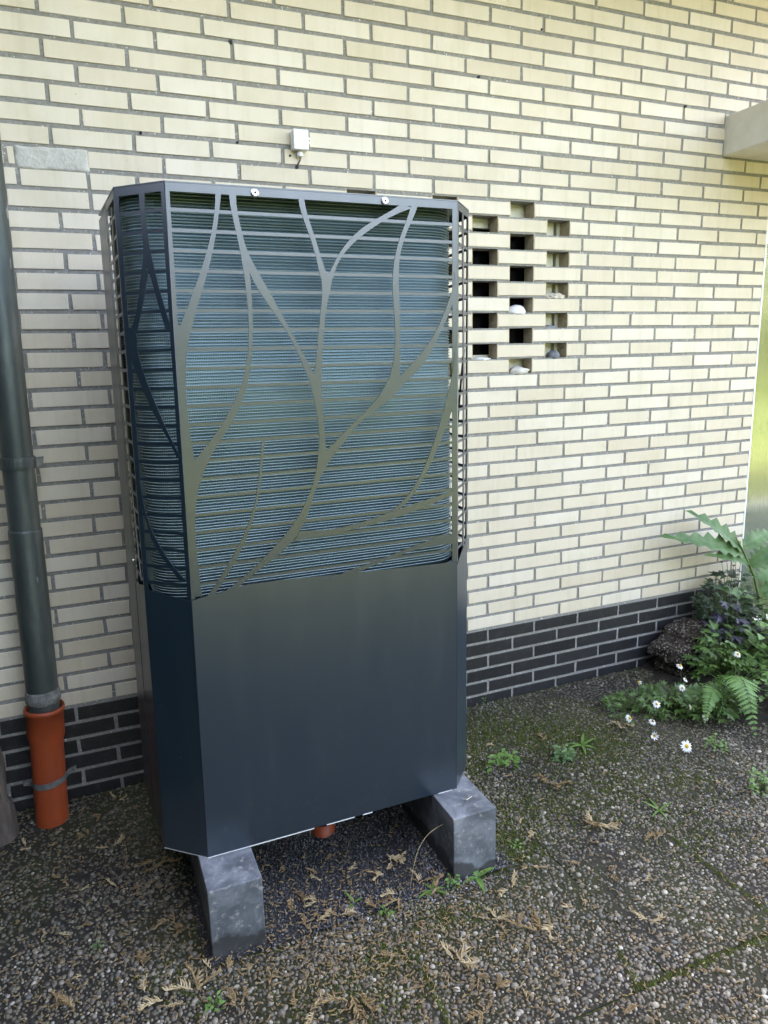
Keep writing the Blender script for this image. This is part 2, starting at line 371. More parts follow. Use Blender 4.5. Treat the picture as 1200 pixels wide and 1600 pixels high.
def vnoise(P, s, seed=0.0):
    return np.array([noise.noise(Vector((x * s + seed, y * s + seed * .7, seed))) for x, y in P])
def pebbles():
    sp = .0110
    xs = np.arange(-.75, 3.5, sp); ys = np.arange(-2.1, -.005, sp)
    X, Y = np.meshgrid(xs, ys); X = X + (np.arange(len(ys)) % 2)[:, None] * sp / 2
    P = np.stack([X.ravel(), Y.ravel()], 1) + nrs.uniform(-.36, .36, (X.size, 2)) * sp
    px = project(np.concatenate([P, np.zeros((len(P), 1))], 1))
    ok = (px[:, 0] > -160) & (px[:, 0] < 1360) & (px[:, 1] < 1790) & (px[:, 1] > 900)
    ok &= ~((P[:, 0] > GRX[0]) & (P[:, 0] < GRX[1]) & (P[:, 1] > GRY[0]))
    ok &= ~((P[:, 0] > 2.65) & (P[:, 1] > -.52))
    fx = np.abs(((P[:, 0] - .15 + .25) % .5) - .25); fy = np.abs(((P[:, 1] + .02 + .25) % .5) - .25)
    jx = (fx < .0045) & (((np.abs(P[:, 0] - .65) < .1) & (P[:, 1] < -1.15)) | ((np.abs(P[:, 0] - 1.65) < .1) & ((P[:, 1] < -1.05) | (P[:, 1] > -.35))) | (P[:, 1] < -1.6))
    jy = (fy < .006) & (np.abs(P[:, 1] + 1.52) < .1) & (P[:, 0] > .95)
    ok &= ~(jx | jy)
    P = P[ok]
    mo = vnoise(P, 2.6, 3.1) * .6 + vnoise(P, 9, 1.7) * .35       # where dirt and moss have swallowed the pebbles
    wallside = np.clip((P[:, 1] + 1.15) / .9, 0, 1)
    keep = nrs.rand(len(P)) > np.clip(.20 + .85 * (mo + .40 * wallside - .10), .04, .90)
    P = P[keep]; mo = mo[keep]; wallside = wallside[keep]; n = len(P)
    seg = 7
    ang = np.arange(seg) / seg * 2 * np.pi
    size = np.clip(nrs.lognormal(np.log(.0051), .33, n), .0025, .0105)
    asp = nrs.uniform(.62, 1.0, n); rot = nrs.rand(n) * np.pi; hgt = size * nrs.uniform(.45, .75, n)
    prof = [(1.0, -.35), (.93, .35), (.55, .85)]
    V = np.zeros((n, seg * 3 + 1, 3))
    for k, (r, h) in enumerate(prof):
        jit = 1 + nrs.uniform(-.10, .10, (n, seg))
        lx = np.cos(ang)[None] * (size * r)[:, None] * jit; ly = np.sin(ang)[None] * (size * asp * r)[:, None] * jit
        V[:, k * seg:(k + 1) * seg, 0] = P[:, :1] + lx * np.cos(rot)[:, None] - ly * np.sin(rot)[:, None]
        V[:, k * seg:(k + 1) * seg, 1] = P[:, 1:] + lx * np.sin(rot)[:, None] + ly * np.cos(rot)[:, None]
        V[:, k * seg:(k + 1) * seg, 2] = (hgt * h)[:, None]
    V[:, -1, 0] = P[:, 0]; V[:, -1, 1] = P[:, 1]; V[:, -1, 2] = hgt
    V[:, :, 2] -= (size * nrs.uniform(.0, .28, n))[:, None]
    f = []
    for k in range(2):
        for i in range(seg):
            a, b = k * seg + i, k * seg + (i + 1) % seg
            f += [(a, b, b + seg), (a, b + seg, a + seg)]
    for i in range(seg): f.append((2 * seg + i, 2 * seg + (i + 1) % seg, 3 * seg))
    f = np.array(f); nv = seg * 3 + 1
    Fc = (f[None] + (np.arange(n) * nv)[:, None, None]).reshape(-1, 3)
    pal = np.array([(.50, .48, .43), (.33, .31, .27), (.20, .185, .155), (.13, .115, .09), (.23, .175, .115), (.15, .165, .175), (.62, .60, .56), (.085, .075, .06)])
    pi = nrs.choice(8, n, p=[.07, .13, .23, .23, .10, .07, .03, .14])
    colr = pal[pi] * nrs.uniform(.8, 1.2, (n, 1)) * np.array([.80, .745, .65])
    dirt = np.clip(.13 + .70 * mo + .60 * wallside + nrs.uniform(-.25, .25, n), 0, .85)[:, None]
    colr = colr * (1 - dirt) + np.array([.055, .05, .028]) * dirt
    tint = np.repeat(colr[:, None], nv, 1).reshape(-1, 3)
    o = big_mesh('pebbles', V.reshape(-1, 3), Fc, 3, tint, M['pebble'], paving)
    o.location = (-1.15, 1.0, 0); tag(o, kind='stuff')
pebbles()

def grit():
    gm = MB(); n = 26
    # a lumpy bed
    vs = []; fs = []
    for i in range(n + 1):
        for j in range(n + 1):
            x = GRX[0] + .003 + (GRX[1] - GRX[0] - .006) * i / n; y = GRY[0] + .003 + (GRY[1] - GRY[0] - .006) * j / n
            vs.append((x, y, grit_z(x, y) - .004))
    for i in range(n):
        for j in range(n): a = i * (n + 1) + j; fs.append((a, a + n + 1, a + n + 2, a + 1))
    gm.add(vs, fs)
    bedm = simple_noise_material('grit_bed', (.012, .012, .014), (.035, .036, .04), .9, 120, .8, .004)
    tag(gm.build('grit_bed', bedm, normals=False, smooth=True), kind='structure')
    N = 30000
    P = np.stack([nrs.uniform(GRX[0], GRX[1], N), nrs.uniform(GRY[0], GRY[1], N)], 1)
    # some grains strayed onto the paving
    k = 700; P[:k, 1] = GRY[0] - np.abs(nrs.normal(0, .03, k)); k2 = 250; P[k:k + k2, 0] = GRX[1] + np.abs(nrs.normal(0, .02, k2)); P[k:k + k2, 1] = nrs.uniform(-1.05, -.8, k2)
    base = np.array([(1, 0, 0), (0, 1, 0), (-1, 0, 0), (0, -1, 0), (0, 0, 1), (0, 0, -1)], float)
    f = np.array([(0, 1, 4), (1, 2, 4), (2, 3, 4), (3, 0, 4), (1, 0, 5), (2, 1, 5), (3, 2, 5), (0, 3, 5)])
    size = np.clip(nrs.lognormal(np.log(.0026), .3, N), .0013, .006)
    V = base[None] * nrs.uniform(.55, 1.25, (N, 6, 1)) * size[:, None, None] + nrs.uniform(-.25, .25, (N, 6, 3)) * size[:, None, None]
    a = nrs.rand(N) * 6.28; ca, sa = np.cos(a)[:, None], np.sin(a)[:, None]
    V = np.stack([V[..., 0] * ca - V[..., 1] * sa, V[..., 0] * sa + V[..., 1] * ca, V[..., 2]], -1)
    inb = (P[:, 1] > GRY[0]) & (P[:, 0] < GRX[1])
    gz = np.array([grit_z(x, y) if b else .004 for (x, y), b in zip(P, inb)])
    V += np.concatenate([P, (gz - .001)[:, None]], 1)[:, None]
    pal = np.array([(.05, .053, .06), (.10, .105, .115), (.19, .20, .215), (.36, .37, .38), (.03, .03, .033)])
    dark_back = np.clip(vnoise(P, 5, 4.4) * 1.6 + .35 + (P[:, 1] + .95) * 1.2, 0, 1)  # grains get darker towards the back, broken up by noise
    pi = nrs.choice(5, N, p=[.26, .30, .20, .07, .17]); c = pal[pi] * np.array([1.45, 1.38, 1.3]) * nrs.uniform(.8, 1.2, (N, 1)) * (1 - .72 * dark_back)[:, None]
    Fc = (f[None] + (np.arange(N) * 6)[:, None, None]).reshape(-1, 3)
    tag(big_mesh('grit', V.reshape(-1, 3), Fc, 3, np.repeat(c[:, None], 6, 1).reshape(-1, 3), M['grit'], smooth=False), 'fine dark grit filling the gap between the two foundation blocks', 'grit', kind='stuff')
def grit_z(x, y):
    return .007 + .007 * noise.noise(Vector((x * 5, y * 5, 2.2))) + .022 * max(0, min(1, (y + .85) / .5)) * (1 - .5 * abs((x - .62) / .47))
grit()

# ---- the brick wall
WX0, WX1 = -1.2, 3.175
R0, R1 = -7, 46
def hole_list(r):
    if 18 <= r <= 28 and r % 2 == 0: return [(3.98, 4.46), (5.41, 5.87), (6.84, 7.325)]
    if 19 <= r <= 27 and r % 2 == 1: return [(4.69, 5.17), (6.125, 6.62), (7.575, 8.05)]
    return []
def joints(r):
    """positions (in bricks) of the upright joints of a course"""
    out = []
    for k in range(-6, 15):
        if r % 2 == 0: u = k + (.02 if k > 2 else 0) + rnd.uniform(-.012, .012)
        else: u = k + .37 + .07 * min(1, max(0, (k - 1.5) / 2.5)) + rnd.uniform(-.012, .012)
        if r < 0: u = (k + .46 if r % 2 else k - .01) + rnd.uniform(-.01, .01)
        out.append(u)
    if r == 28: out = [u for u in out if u < -.9 or u > .6] + [-.44, .385]
    if r in (27, 29): out = [u for u in out if u < -.9 or u > .6] + [-.56 if r == 29 else -.62, .39]
    if 18 <= r <= 28 and r % 2 == 0: out = [u for u in out if u < 3.5 or u > 8.6] + [8.31]
    if 19 <= r <= 27 and r % 2 == 1: out = [u for u in out if u < 3.9 or u > 8.2]
    return sorted(out)
core = MB()
for r in range(R0, R1):
    xs = WX0
    for a, b in hole_list(r):
        core.box(xs, wx(a), .0035, .068, wz(r), wz(r + 1)); xs = wx(b)
    core.box(xs, WX1 - .002, .0035, .068, wz(r), wz(r + 1))
wall = core.build('brick_wall', M['mortar'], normals=False)
tag(wall, 'cream brick house wall with grey joints and a black brick base course', 'wall')
# inside faces of the openings
rv = MB()
for r in range(18, 29):
    for a, b in hole_list(r):
        rv.box(wx(b) - .0025, wx(b) + .004, .001, .0685, wz(r) + .002, wz(r + 1) - .002)
        rv.box(wx(a) - .004, wx(a) + .0025, .001, .0685, wz(r) + .002, wz(r + 1) - .002)
rv.build('opening_lining', M['reveal'], wall, normals=False)
JH, JV = .0135, .0125
bricks = []
for r in range(R0, R1):
    js = joints(r); hl = hole_list(r)
    spans = [(a, b) for a, b in zip(js[:-1], js[1:])]
    segs = []
    for a, b in spans:
        x0, x1 = wx(a) + JV / 2, wx(b) - JV / 2
        parts = [(x0, x1)]
        for h0, h1 in hl:
            np_ = []
            for p, q in parts:
                A, B = wx(h0), wx(h1)
                if B <= p or A >= q: np_.append((p, q))
                else:
                    if A - p > .012: np_.append((p, A - .0005))
                    if q - B > .012: np_.append((B + .0005, q))
            parts = np_
        segs += parts
    for p, q in segs:
        p, q = max(p, WX0 + .002), min(q, WX1)
        if q - p < .015: continue
        if r == 29 and p < .08 and q > -.1 and q < .11:          # the course that has been filled
            q = -.115
            if q - p < .015: continue
        bricks.append((r, p, q))
def brick_mesh(L, seed, m):
    rr = random.Random(seed); H = RH - JH; h = H / 2
    me = MB(); me.box(-L / 2, L / 2, -.0, .03, -h, h)
    m2 = me.mesh('brick', m); bm = bmesh.new(); bm.from_mesh(m2)
    for v in bm.verts:
        v.co.x += rr.uniform(-.0012, .0012); v.co.z += rr.uniform(-.0012, .0012); v.co.y += rr.uniform(-.0006, .0006) if v.co.y < .01 else 0
    front = [e for e in bm.edges if all(v.co.y < .01 for v in e.verts)]
    bmesh.ops.bevel(bm, geom=front, offset=.0016, segments=2, profile=.6, affect='EDGES')
    bmesh.ops.recalc_face_normals(bm, faces=bm.faces); bm.to_mesh(m2); bm.free(); return m2
mesh_cache = {}
def brick_data(L, kind):
    k = (round(L / .003), rnd.randrange(3), kind)
    if k not in mesh_cache: mesh_cache[k] = brick_mesh(k[0] * .003, hash(k) & 0xffff, M[kind])
    return mesh_cache[k]
def apparent(r, p, q):
    c = np.array([[p, 0, wz(r)], [q, 0, wz(r)], [q, 0, wz(r + 1)], [p, 0, wz(r + 1)]]); s = project(c)
    mid = s.mean(0)
    if not (-60 < mid[0] < 1260 and -40 < mid[1] < 1640): return 0
    if 285 < mid[0] < 690 and 330 < mid[1] < 1200: return 0
    x, y = s[:, 0], s[:, 1]
    return .5 * abs(np.dot(x, np.roll(y, -1)) - np.dot(y, np.roll(x, -1)))
cream = sorted([b for b in bricks if b[0] >= 0], key=lambda b: -apparent(*b)); black = [b for b in bricks if b[0] < 0]
joined_v = []; joined = MB()
for idx, (r, p, q) in enumerate(cream):
    me = brick_data(q - p, 'brick'); cx, cz = (p + q) / 2, wz(r + .5) + rnd.uniform(-.0012, .0012); cy = rnd.uniform(-.0015, .0010)
    if idx < 300:
        o = link('brick', me, wall); o.location = (cx, cy, cz)
    else:
        joined.add([(v.co.x + cx, v.co.y + cy, v.co.z + cz) for v in me.vertices], [tuple(pg.vertices) for pg in me.polygons])
tag(joined.build('brick_field', M['brick'], wall, normals=False), kind='stuff')
for r, p, q in black:
    if r < -6: continue
    o = link('plinth_brick', brick_data(q - p, 'dark_brick'), wall); o.location = ((p + q) / 2, rnd.uniform(-.001, .001), wz(r + .5))
# filled place in the wall
def lumpy_plate(name, outline_fn, nx, nz, x0, x1, z0, z1, y, amp, m, parent, seed):
    vs = []; fs = []
    for i in range(nx + 1):
        for j in range(nz + 1):
            s, t = i / nx, j / nz
            x = x0 + (x1 - x0) * s; z = z0 + (z1 - z0) * t
            e = min(s, 1 - s, t * .6, (1 - t) * .6)
            dx = .006 * noise.noise(Vector((x * 40, z * 40, seed))); dz = .005 * noise.noise(Vector((x * 35 + 9, z * 35, seed)))
            yy = y - min(1, e * 14) * (.004 + amp * (noise.noise(Vector((x * 28, z * 45, seed))) + .5 * noise.noise(Vector((x * 75, z * 90, seed))))) + (.006 if e == 0 else 0)
            vs.append((x + dx, yy, z + dz))
    for i in range(nx):
        for j in range(nz):
            a = i * (nz + 1) + j; fs.append((a, a + nz + 1, a + nz + 2, a + 1))
    mb = MB(); mb.add(vs, fs); return mb.build(name, m, parent, smooth=True, normals=False)
lumpy_plate('filler_patch', None, 44, 18, wx(-.45), wx(.42), wz(28.88), wz(30.02), .002, .0022, M['patch'], wall, 1.3)
for px, py, rad in ((360, 65, .008), (748, 120, .006), (220, 207, .0055), (371, 222, .005), (1071, 166, .006), (846, 46, .005), (453, 243, .005)):
    P = on_y(px, py, 0); pl = MB(); pl.tube([(P[0], .01, P[2]), (P[0], -.004, P[2] - .001)], [rad, rad * .8], 10)
    pl.build('wall_plug', M['dark'], wall, smooth=False)

# window behind the pierced brickwork
win = empty('window', (1.55, .13, wz(17.6)))
tag(win, 'cream framed dark window behind the openings of the pierced brickwork', 'window')
def wpart(name, x0, x1, y0, y1, z0, z1, m, bev=.003):
    b = MB(); b.box(x0, x1, y0, y1, z0, z1); o = b.build(name, m, win, bevel=bev); o.location = (-1.55, -.13, -wz(17.6)); return o
zt, zb = wz(29.4), wz(17.2)
wpart('pane', .85, 1.945, .105, .112, zb, zt, M['pane'], 0)
wpart('frame_stile', 1.938, 1.984, .078, .125, zb, zt, M['frame'])
wpart('frame_stile', 1.995, 2.07, .071, .125, zb, zt, M['frame'])
wpart('frame_stile', .80, .90, .075, .125, zb, zt, M['frame'])
wpart('frame_rail', .9, 1.937, .078, .125, wz(27.45), zt, M['frame'])
wpart('frame_rail', .9, 1.937, .078, .125, zb, wz(19.3), M['frame'])
rec = MB(); rec.box(.7, 2.25, .0695, .26, zt + .001, zt + .06); rec.box(.7, 2.25, .0695, .26, zb - .06, zb - .001); rec.box(.7, .799, .0695, .26, zb, zt); rec.box(2.071, 2.25, .0695, .26, zb, zt); rec.box(.7, 2.25, .14, .26, zb, zt)
o = rec.build('recess', M['reveal'], win, normals=False); o.location = (-1.55, -.13, -wz(17.6))

# canopy slab over the door, roof edge above the wall
cb = MB(); cb.box(2.862, 4.5, -.95, .12, wz(33.05), wz(35.75))
tag(cb.build('door_canopy', M['concrete'], bevel=.006), 'pale painted concrete canopy slab sticking out of the wall', 'canopy')
rf = MB(); rf.box(-9, 5.2, -1.05, .3, 3.30, 3.50); rf.box(-9, 4.1, -.3, 9, 6.0, 6.2)  # upper roof slab is unseen; reach of both slabs set to cast shade
tag(rf.build('roof', M['soffit']), kind='structure')
bw = MB(); bw.box(-9, WX1 - .01, .30, 8.5, -.06, 3.30); bw.box(-9, WX0 - .002, .0, .299, -.06, 3.30); bw.box(WX0, WX1 - .01, .069, .299, wz(29.9), 3.30); bw.box(-9, 4.0, .301, 8.5, 3.50, 6.0)  # unseen upper storey added, overhanging at right to keep sun off the canopy
tag(bw.build('house_body', M['concrete'], normals=False), kind='structure')

# glass door beside the wall
door = empty('glass_door', (3.6, .09, 0)); tag(door, 'ribbed glass door with a thin white frame at the right edge', 'door')
def dpart(name, x0, x1, y0, y1, z0, z1, m, bev=.002):
    b = MB(); b.box(x0, x1, y0, y1, z0, z1); o = b.build(name, m, door, bevel=bev); o.location = (-3.6, -.09, 0); return o
dpart('frame_stile', WX1 + .001, WX1 + .012, .0, .11, .0, wz(33.0), M['doorframe'])
dpart('frame_stile', 4.1, 4.16, .05, .11, .0, wz(33.0), M['doorframe'])
dpart('frame_rail', WX1 + .013, 4.099, .05, .11, wz(27.3), wz(28.6), M['doorframe'])
dpart('frame_rail', WX1 + .013, 4.099, .05, .11, .0, .08, M['doorframe'])
dpart('pane', WX1 + .013, 4.099, .078, .084, .081, wz(27.3) - .001, M['glass'], 0)
dpart('upper_pane', WX1 + .013, 4.099, .078, .084, wz(28.6) + .001, wz(33.0), M['glass'], 0)

def leaf_cloud(n, fn, size, rs):
    C0 = np.array([fn() for _ in range(n)]); a = rs.normal(0, 1, (n, 3)); a /= np.linalg.norm(a, axis=1)[:, None]
    b = np.cross(a, rs.normal(0, 1, (n, 3))); b /= np.linalg.norm(b, axis=1)[:, None]
    s = size * rs.uniform(.6, 1.3, (n, 1))
    V = np.stack([C0 - a * s, C0 + b * s * .45, C0 + a * s, C0 - b * s * .45], 1).reshape(-1, 3)
    return V, (np.arange(n * 4).reshape(n, 4))
rs = np.random.RandomState(5)
def hedge(name, x0, x1, y, depth, h, n, size=.09):
    def fn():
        x = rs.uniform(x0, x1); top = h * (1 + .12 * math.sin(x * 1.3) + .08 * math.sin(x * 3.1))
        z = top * rs.rand() ** .8; return (x, y + rs.uniform(-.5, .5) * depth, z)
    V, Fc = leaf_cloud(n, fn, size, rs)
    tag(big_mesh(name, V, Fc, 4, None, M['hedge'], smooth=False), kind='stuff')
hedge('hedge', -14, 16, -10.0, 1.4, 3.4, 20000, .15)
hedge('hedge', 2.0, 14, 5.2, 1.4, 5.0, 16000, .13)
# unseen conifer, suggested by the sprigs, shaped to block sky light on the left
ct = empty('shade_conifer', (-1.75, -3.1, 0)); tag(ct, 'large dense unseen conifer added left of the house wall for shade', 'tree')
def cfn():
    z = .3 + 5.2 * rs.rand(); r = 1.6 * (1 - .5 * z / 5.5) * math.sqrt(rs.rand()); a = rs.rand() * 6.28
    return (-1.75 + r * math.cos(a), -3.1 + r * math.sin(a), z)
V, Fc = leaf_cloud(22000, cfn, .13, rs); o = big_mesh('crown', V, Fc, 4, None, M['leaf_dark'], ct, False); o.location = (1.75, 3.1, 0)
def sfn():
    a = rs.rand() * 6.28; z = rs.rand(); r = math.sqrt(rs.rand()) * (1 - .35 * z * z)
    return (-1.02 + .55 * r * math.cos(a), -1.05 + .95 * r * math.sin(a), .02 + 2.15 * z)
V, Fc = leaf_cloud(15000, sfn, .09, rs); tag(big_mesh('shade_shrub', V, Fc, 4, None, M['leaf_dark'], smooth=False), kind='stuff')  # unseen shrub added to keep sky light off the lower left
def hfn(): return (-2.1 + rs.uniform(-.5, .5), rs.uniform(-6.5, -.15), 2.6 * rs.rand() ** .85)
V, Fc = leaf_cloud(16000, hfn, .13, rs); tag(big_mesh('shade_hedge', V, Fc, 4, None, M['leaf_dark'], smooth=False), kind='stuff')  # unseen evergreen row added to darken the left side
m = MB(); m.tube([(-1.75, -3.1, -.07), (-1.75, -3.1, 2.0), (-1.73, -3.1, 5.2)], [.16, .12, .03], 12); o = m.build('trunk', M['wood'], ct, smooth=True); o.location = (1.75, 3.1, 0)
c2 = ct.copy(); col.objects.link(c2); c2.location = (-2.1, -6.3, 0); c2.scale = (1.35, 1.35, 1.35); c2['label'] = 'taller unseen conifer added farther out in the garden to shade the left'  # second conifer, added out of view to darken the left wall strip
for ch in list(ct.children):
    q = ch.copy(); col.objects.link(q); q.parent = c2
lw = MB(); lw.box(3.3, 12, .9, 1.1, -.06, .50)
tag(lw.build('garden_wall', M['low_wall'], bevel=.01), 'low grey garden wall seen dimly through the ribbed glass', 'wall')

# ================================================================== THE HEAT PUMP
hp = empty('heat_pump', (.6, -.62, .21))
tag(hp, 'tall anthracite heat pump cabinet with leaf patterned cut-out grille', 'heat pump')
HOFF = (-.6, .62, -.21)
def hpart(mb, name, m, parent=None, **k):
    o = mb.build(name, m, parent or hp, **k)
    if parent is None: o.location = HOFF
    return o
YF = -.848; ZT, ZBOT = 1.990, .215
def xl(z): return .199 + (.232 - .199) * (z - ZBOT) / (ZT - ZBOT)
def xr(z): return .990 + (1.004 - .990) * (z - ZBOT) / (ZT - ZBOT)
CHX, CHY = .108, .098          # how far the slanted corners run sideways and back
TH = .002
k31 = 1200 / 310
ZOOM = {'A': (140, 260, 4.0), 'B': (430, 280, k31), 'C': (140, 640, 4.0), 'D': (430, 640, k31), 'P': (0, 0, 1.0)}
def px(seq):
    out = []; z = None
    for t in seq.split():
        if t in ZOOM: z = ZOOM[t]; continue
        x, y = map(float, t.split('@')); out.append((z[0] + x / z[2], z[1] + y / z[2]))
    return out
def smooth_line(pts, n, deg):
    p = np.array(pts, float); d = np.r_[0, np.cumsum(np.linalg.norm(np.diff(p, axis=0), axis=1))]; d /= d[-1]
    t = np.linspace(0, 1, n)
    w = np.ones(len(p)); w[0] = w[-1] = 6
    deg = min(deg, len(p) - 1)
    return np.stack([np.polyval(np.polyfit(d, p[:, k], deg, w=w), t) for k in (0, 1)], 1)
def ribbon(L, R, plane, n=22, deg=5, off=0.0, nrm=(0, -1, 0)):
    P0, N = plane; nr = np.array(nrm, float)
    a = [on_plane(x, y, P0, N) + nr * off for x, y in smooth_line(px(L), n, deg)]
    b = [on_plane(x, y, P0, N) + nr * off for x, y in smooth_line(px(R), n, deg)]
    m = MB(); m.strip(a, b, -nr * TH); return m
FRONT = ((0, YF, 0), (0, 1, 0))
front = MB()
# lower sheet, with the wavy upper edge under the cut-outs
topedge = [(xl(.97), .970), (.2435, .976), (.30, .984), (.36, .9935), (.46, .992), (.564, .988), (.66, .984), (.757, .980), (.87, .976), (xr(.97), .972)]
front.strip([(x, YF, z) for x, z in topedge], [(xl(ZBOT) + (xr(ZBOT) - xl(ZBOT)) * i / (len(topedge) - 1), YF, ZBOT) for i in range(len(topedge))], (0, TH, 0))
fp = hpart(front, 'front_panel', M['metal'])
def fpart(mb, name): return mb.build(name, M['metal'], fp)
m = MB(); m.strip([(xl(ZT), YF - .0001, ZT), (xr(ZT), YF - .0001, ZT)], [(xl(1.971), YF - .0001, 1.971), (xr(1.971), YF - .0001, 1.971)], (0, TH, 0)); fpart(m, 'top_edge')
m = MB(); m.strip([(xr(z) - .0165, YF - .0003, z) for z in (1.9709, .9735)], [(xr(z), YF - .0003, z) for z in (1.9709, .9735)], (0, TH, 0)); fpart(m, 'side_edge')
m = MB(); m.strip([(xl(z), YF - .0003, z) for z in (1.9709, .9735)], [(xl(z) + .0095, YF - .0003, z) for z in (1.9709, .9735)], (0, TH, 0)); fpart(m, 'side_edge')
BZ = [1.931 - .046 * k for k in range(21)]
for z in BZ:
    m = MB(); a, b = xl(z) + .004, xr(z) - .004
    m.strip([(a, YF + .0004, z + .0040), (b, YF + .0004, z + .0040)], [(a, YF + .0004, z - .0040), (b, YF + .0004, z - .0040)], (0, TH, 0)); fpart(m, 'slat')
def corner_px(y): return '%.1f@%.1f' % (258.3 + (y - 284) * (67.2 / 1056), y)
veins = [
 # left leaf: left side, right side, swelling along the corner
 ('A 785@165 783@270 780@300 765@385 755@425 742@510 727@545 700@640 690@675 655@765 640@795 612@885 600@915 565@1000', 'A 822@165 808@280 797@390 790@425 770@520 762@550 745@640 735@675 705@765 697@795 672@890 655@935 643@1000', 5),
 ('P ' + corner_px(508) + ' ' + corner_px(600) + ' ' + corner_px(719), 'A 645@990 630@1040 612@1130 608@1160 605@1250 604@1400 607@1480 615@1600 C 622@80 640@200 656@317', 4),
 ('P ' + corner_px(717) + ' ' + corner_px(800) + ' ' + corner_px(932), 'C 747@316 710@400 700@430 680@500 672@545 665@600 660@650 660@750 668@870 680@970 690@1080 705@1168', 5),
 ('A 870@165 885@270 890@300 912@400 920@430 940@525 945@550 958@640 965@675 975@770 985@800 988@890 992@920 995@1010 995@1040 992@1130 990@1160 975@1250 970@1275 950@1365 945@1385 905@1480 885@1510 835@1600 C 815@110 755@195 735@225 672@305 654@318', 'A 915@165 926@285 945@400 957@430 975@500 990@600 1003@680 1008@770 1012@800 1015@890 1018@920 1022@1010 1022@1040 1018@1130 1015@1160 1005@1250 1000@1275 985@1365 978@1390 958@1480 930@1510 890@1600 C 870@100 825@190 800@215 760@290 745@320', 7),
 # the branch that crosses to the stem
 ('A 945@540 985@630 1003@675 1055@770 1070@795 1140@890 1150@915 1190@985 B 65@905 75@930 120@1010 130@1040 165@1125 175@1145 196@1195', 'A 957@430 990@525 1000@555 1040@650 1065@680 1115@770 1135@800 1190@890 B 80@895 95@925 140@1010 160@1040 200@1110 220@1150 238@1193', 5),
 # stem from the top edge
 ('B 140@115 157@205 170@235 205@335 215@365 240@455 250@485 268@565 275@600', 'B 175@115 195@215 205@245 235@340 247@370 270@455 280@480 310@567 325@600', 4),
 ('B 268@562 275@590 283@680 283@710 275@795 272@820 265@900 262@930 255@1010 250@1040 243@1120 240@1150 236@1194', 'B 352@562 350@590 330@680 322@710 310@790 305@820 297@900 292@930 288@1010 287@1040 282@1120 280@1150 280@1194', 5),
 ('B 194@1190 210@1230 215@1255 235@1330 240@1360 256@1450 D 255@45 260@70 265@150 265@175 262@245', 'B 280@1190 280@1250 283@1330 283@1360 285@1440 D 290@45 292@70 300@150 300@170 306@245', 5),
 ('D 262@238 258@280 250@360 243@385 225@465 210@490 185@570 165@595 125@675 105@700 20@785 C 1175@840 1095@930 1060@960 945@1055 910@1080 840@1150 780@1168', 'D 382@238 355@265 310@345 295@370 255@460 245@480 210@560 205@590 185@660 175@690 162@735 120@795 40@845 C 1170@900 1140@940 1090@980 1015@1045 1000@1060 960@1092 890@1120 800@1172', 6),
 # right leaf: upper arc, centre vein, outer arc
 ('B 760@150 680@200 610@240 580@265 470@345 440@370 385@455 375@480 325@565 312@600', 'B 830@175 740@212 670@243 620@270 515@350 490@378 400@465 390@490 360@575 353@600', 4),
 ('B 820@165 795@245 780@280 755@355 745@385 725@465 720@492 712@575 710@600 708@685 712@705 718@790 720@815 725@900 725@930 722@1010 722@1035 712@1110 708@1135 685@1210', 'B 860@165 830@245 815@275 780@360 770@385 755@470 750@490 748@590 748@600 748@690 750@715 750@800 752@830 755@900 757@930 757@1010 755@1030 752@1110 752@1135 753@1210', 6),
 ('B 1084@560 1078@640 1065@690 1055@715 1030@790 1015@820 980@900 965@930 920@1000 905@1025 830@1105 815@1130 748@1204', 'B 1085@640 1078@740 1060@790 1045@815 1010@900 1000@925 960@1010 945@1030 900@1110 885@1130 805@1204', 5),
 ('B 690@1198 670@1240 625@1315 600@1345 510@1430 D 510@55 410@140 395@165 304@245', 'B 812@1198 790@1225 710@1310 690@1330 620@1390 D 545@50 520@70 465@135 445@155 376@245', 5),
 # lower right leaf
 ('B 1085@1050 1063@1220 1058@1230 1040@1310 1035@1330 1015@1405 D 1010@40 990@110 980@130 955@205 945@225 920@300 910@330 880@400 860@430 810@505 785@535 700@612', 'B 1086@1330 1078@1370 1065@1420 D 1060@10 1035@100 1020@130 1000@200 985@225 950@300 940@320 905@400 895@420 850@490 835@515 735@612', 5),
 ('D 150@735 300@725 400@712 500@690 570@665 640@640 690@612 760@600 800@590 870@560 950@530 1030@505 1084@482', 'D 110@800 210@775 300@757 400@740 500@715 600@690 700@670 750@645 840@610 905@590 1000@550 1084@510', 5),
 ('D 1084@762 1000@775 920@795 840@820 770@850 700@880 600@920 500@950 440@975 325@1026', 'D 1084@815 1000@818 900@830 830@855 760@880 680@905 600@940 520@975 430@1007 335@1034', 4),
 # thin vein at the lower left
 ('C 1080@193 1070@285 1065@320 1060@400 1057@425 1048@510 1040@540 1022@620 1015@645 990@725 975@755 935@840 915@870 865@965 850@990 800@1075 780@1100 730@1172', 'C 1096@193 1085@290 1082@310 1075@395 1072@420 1065@500 1058@530 1040@610 1033@640 1010@720 998@745 970@830 955@855 910@950 895@980 840@1065 825@1085 768@1172', 5),
]
for i, (L, R, dg) in enumerate(veins):
    fpart(ribbon(L, R, FRONT, 26, dg, .0005 + .00008 * i), 'vein')
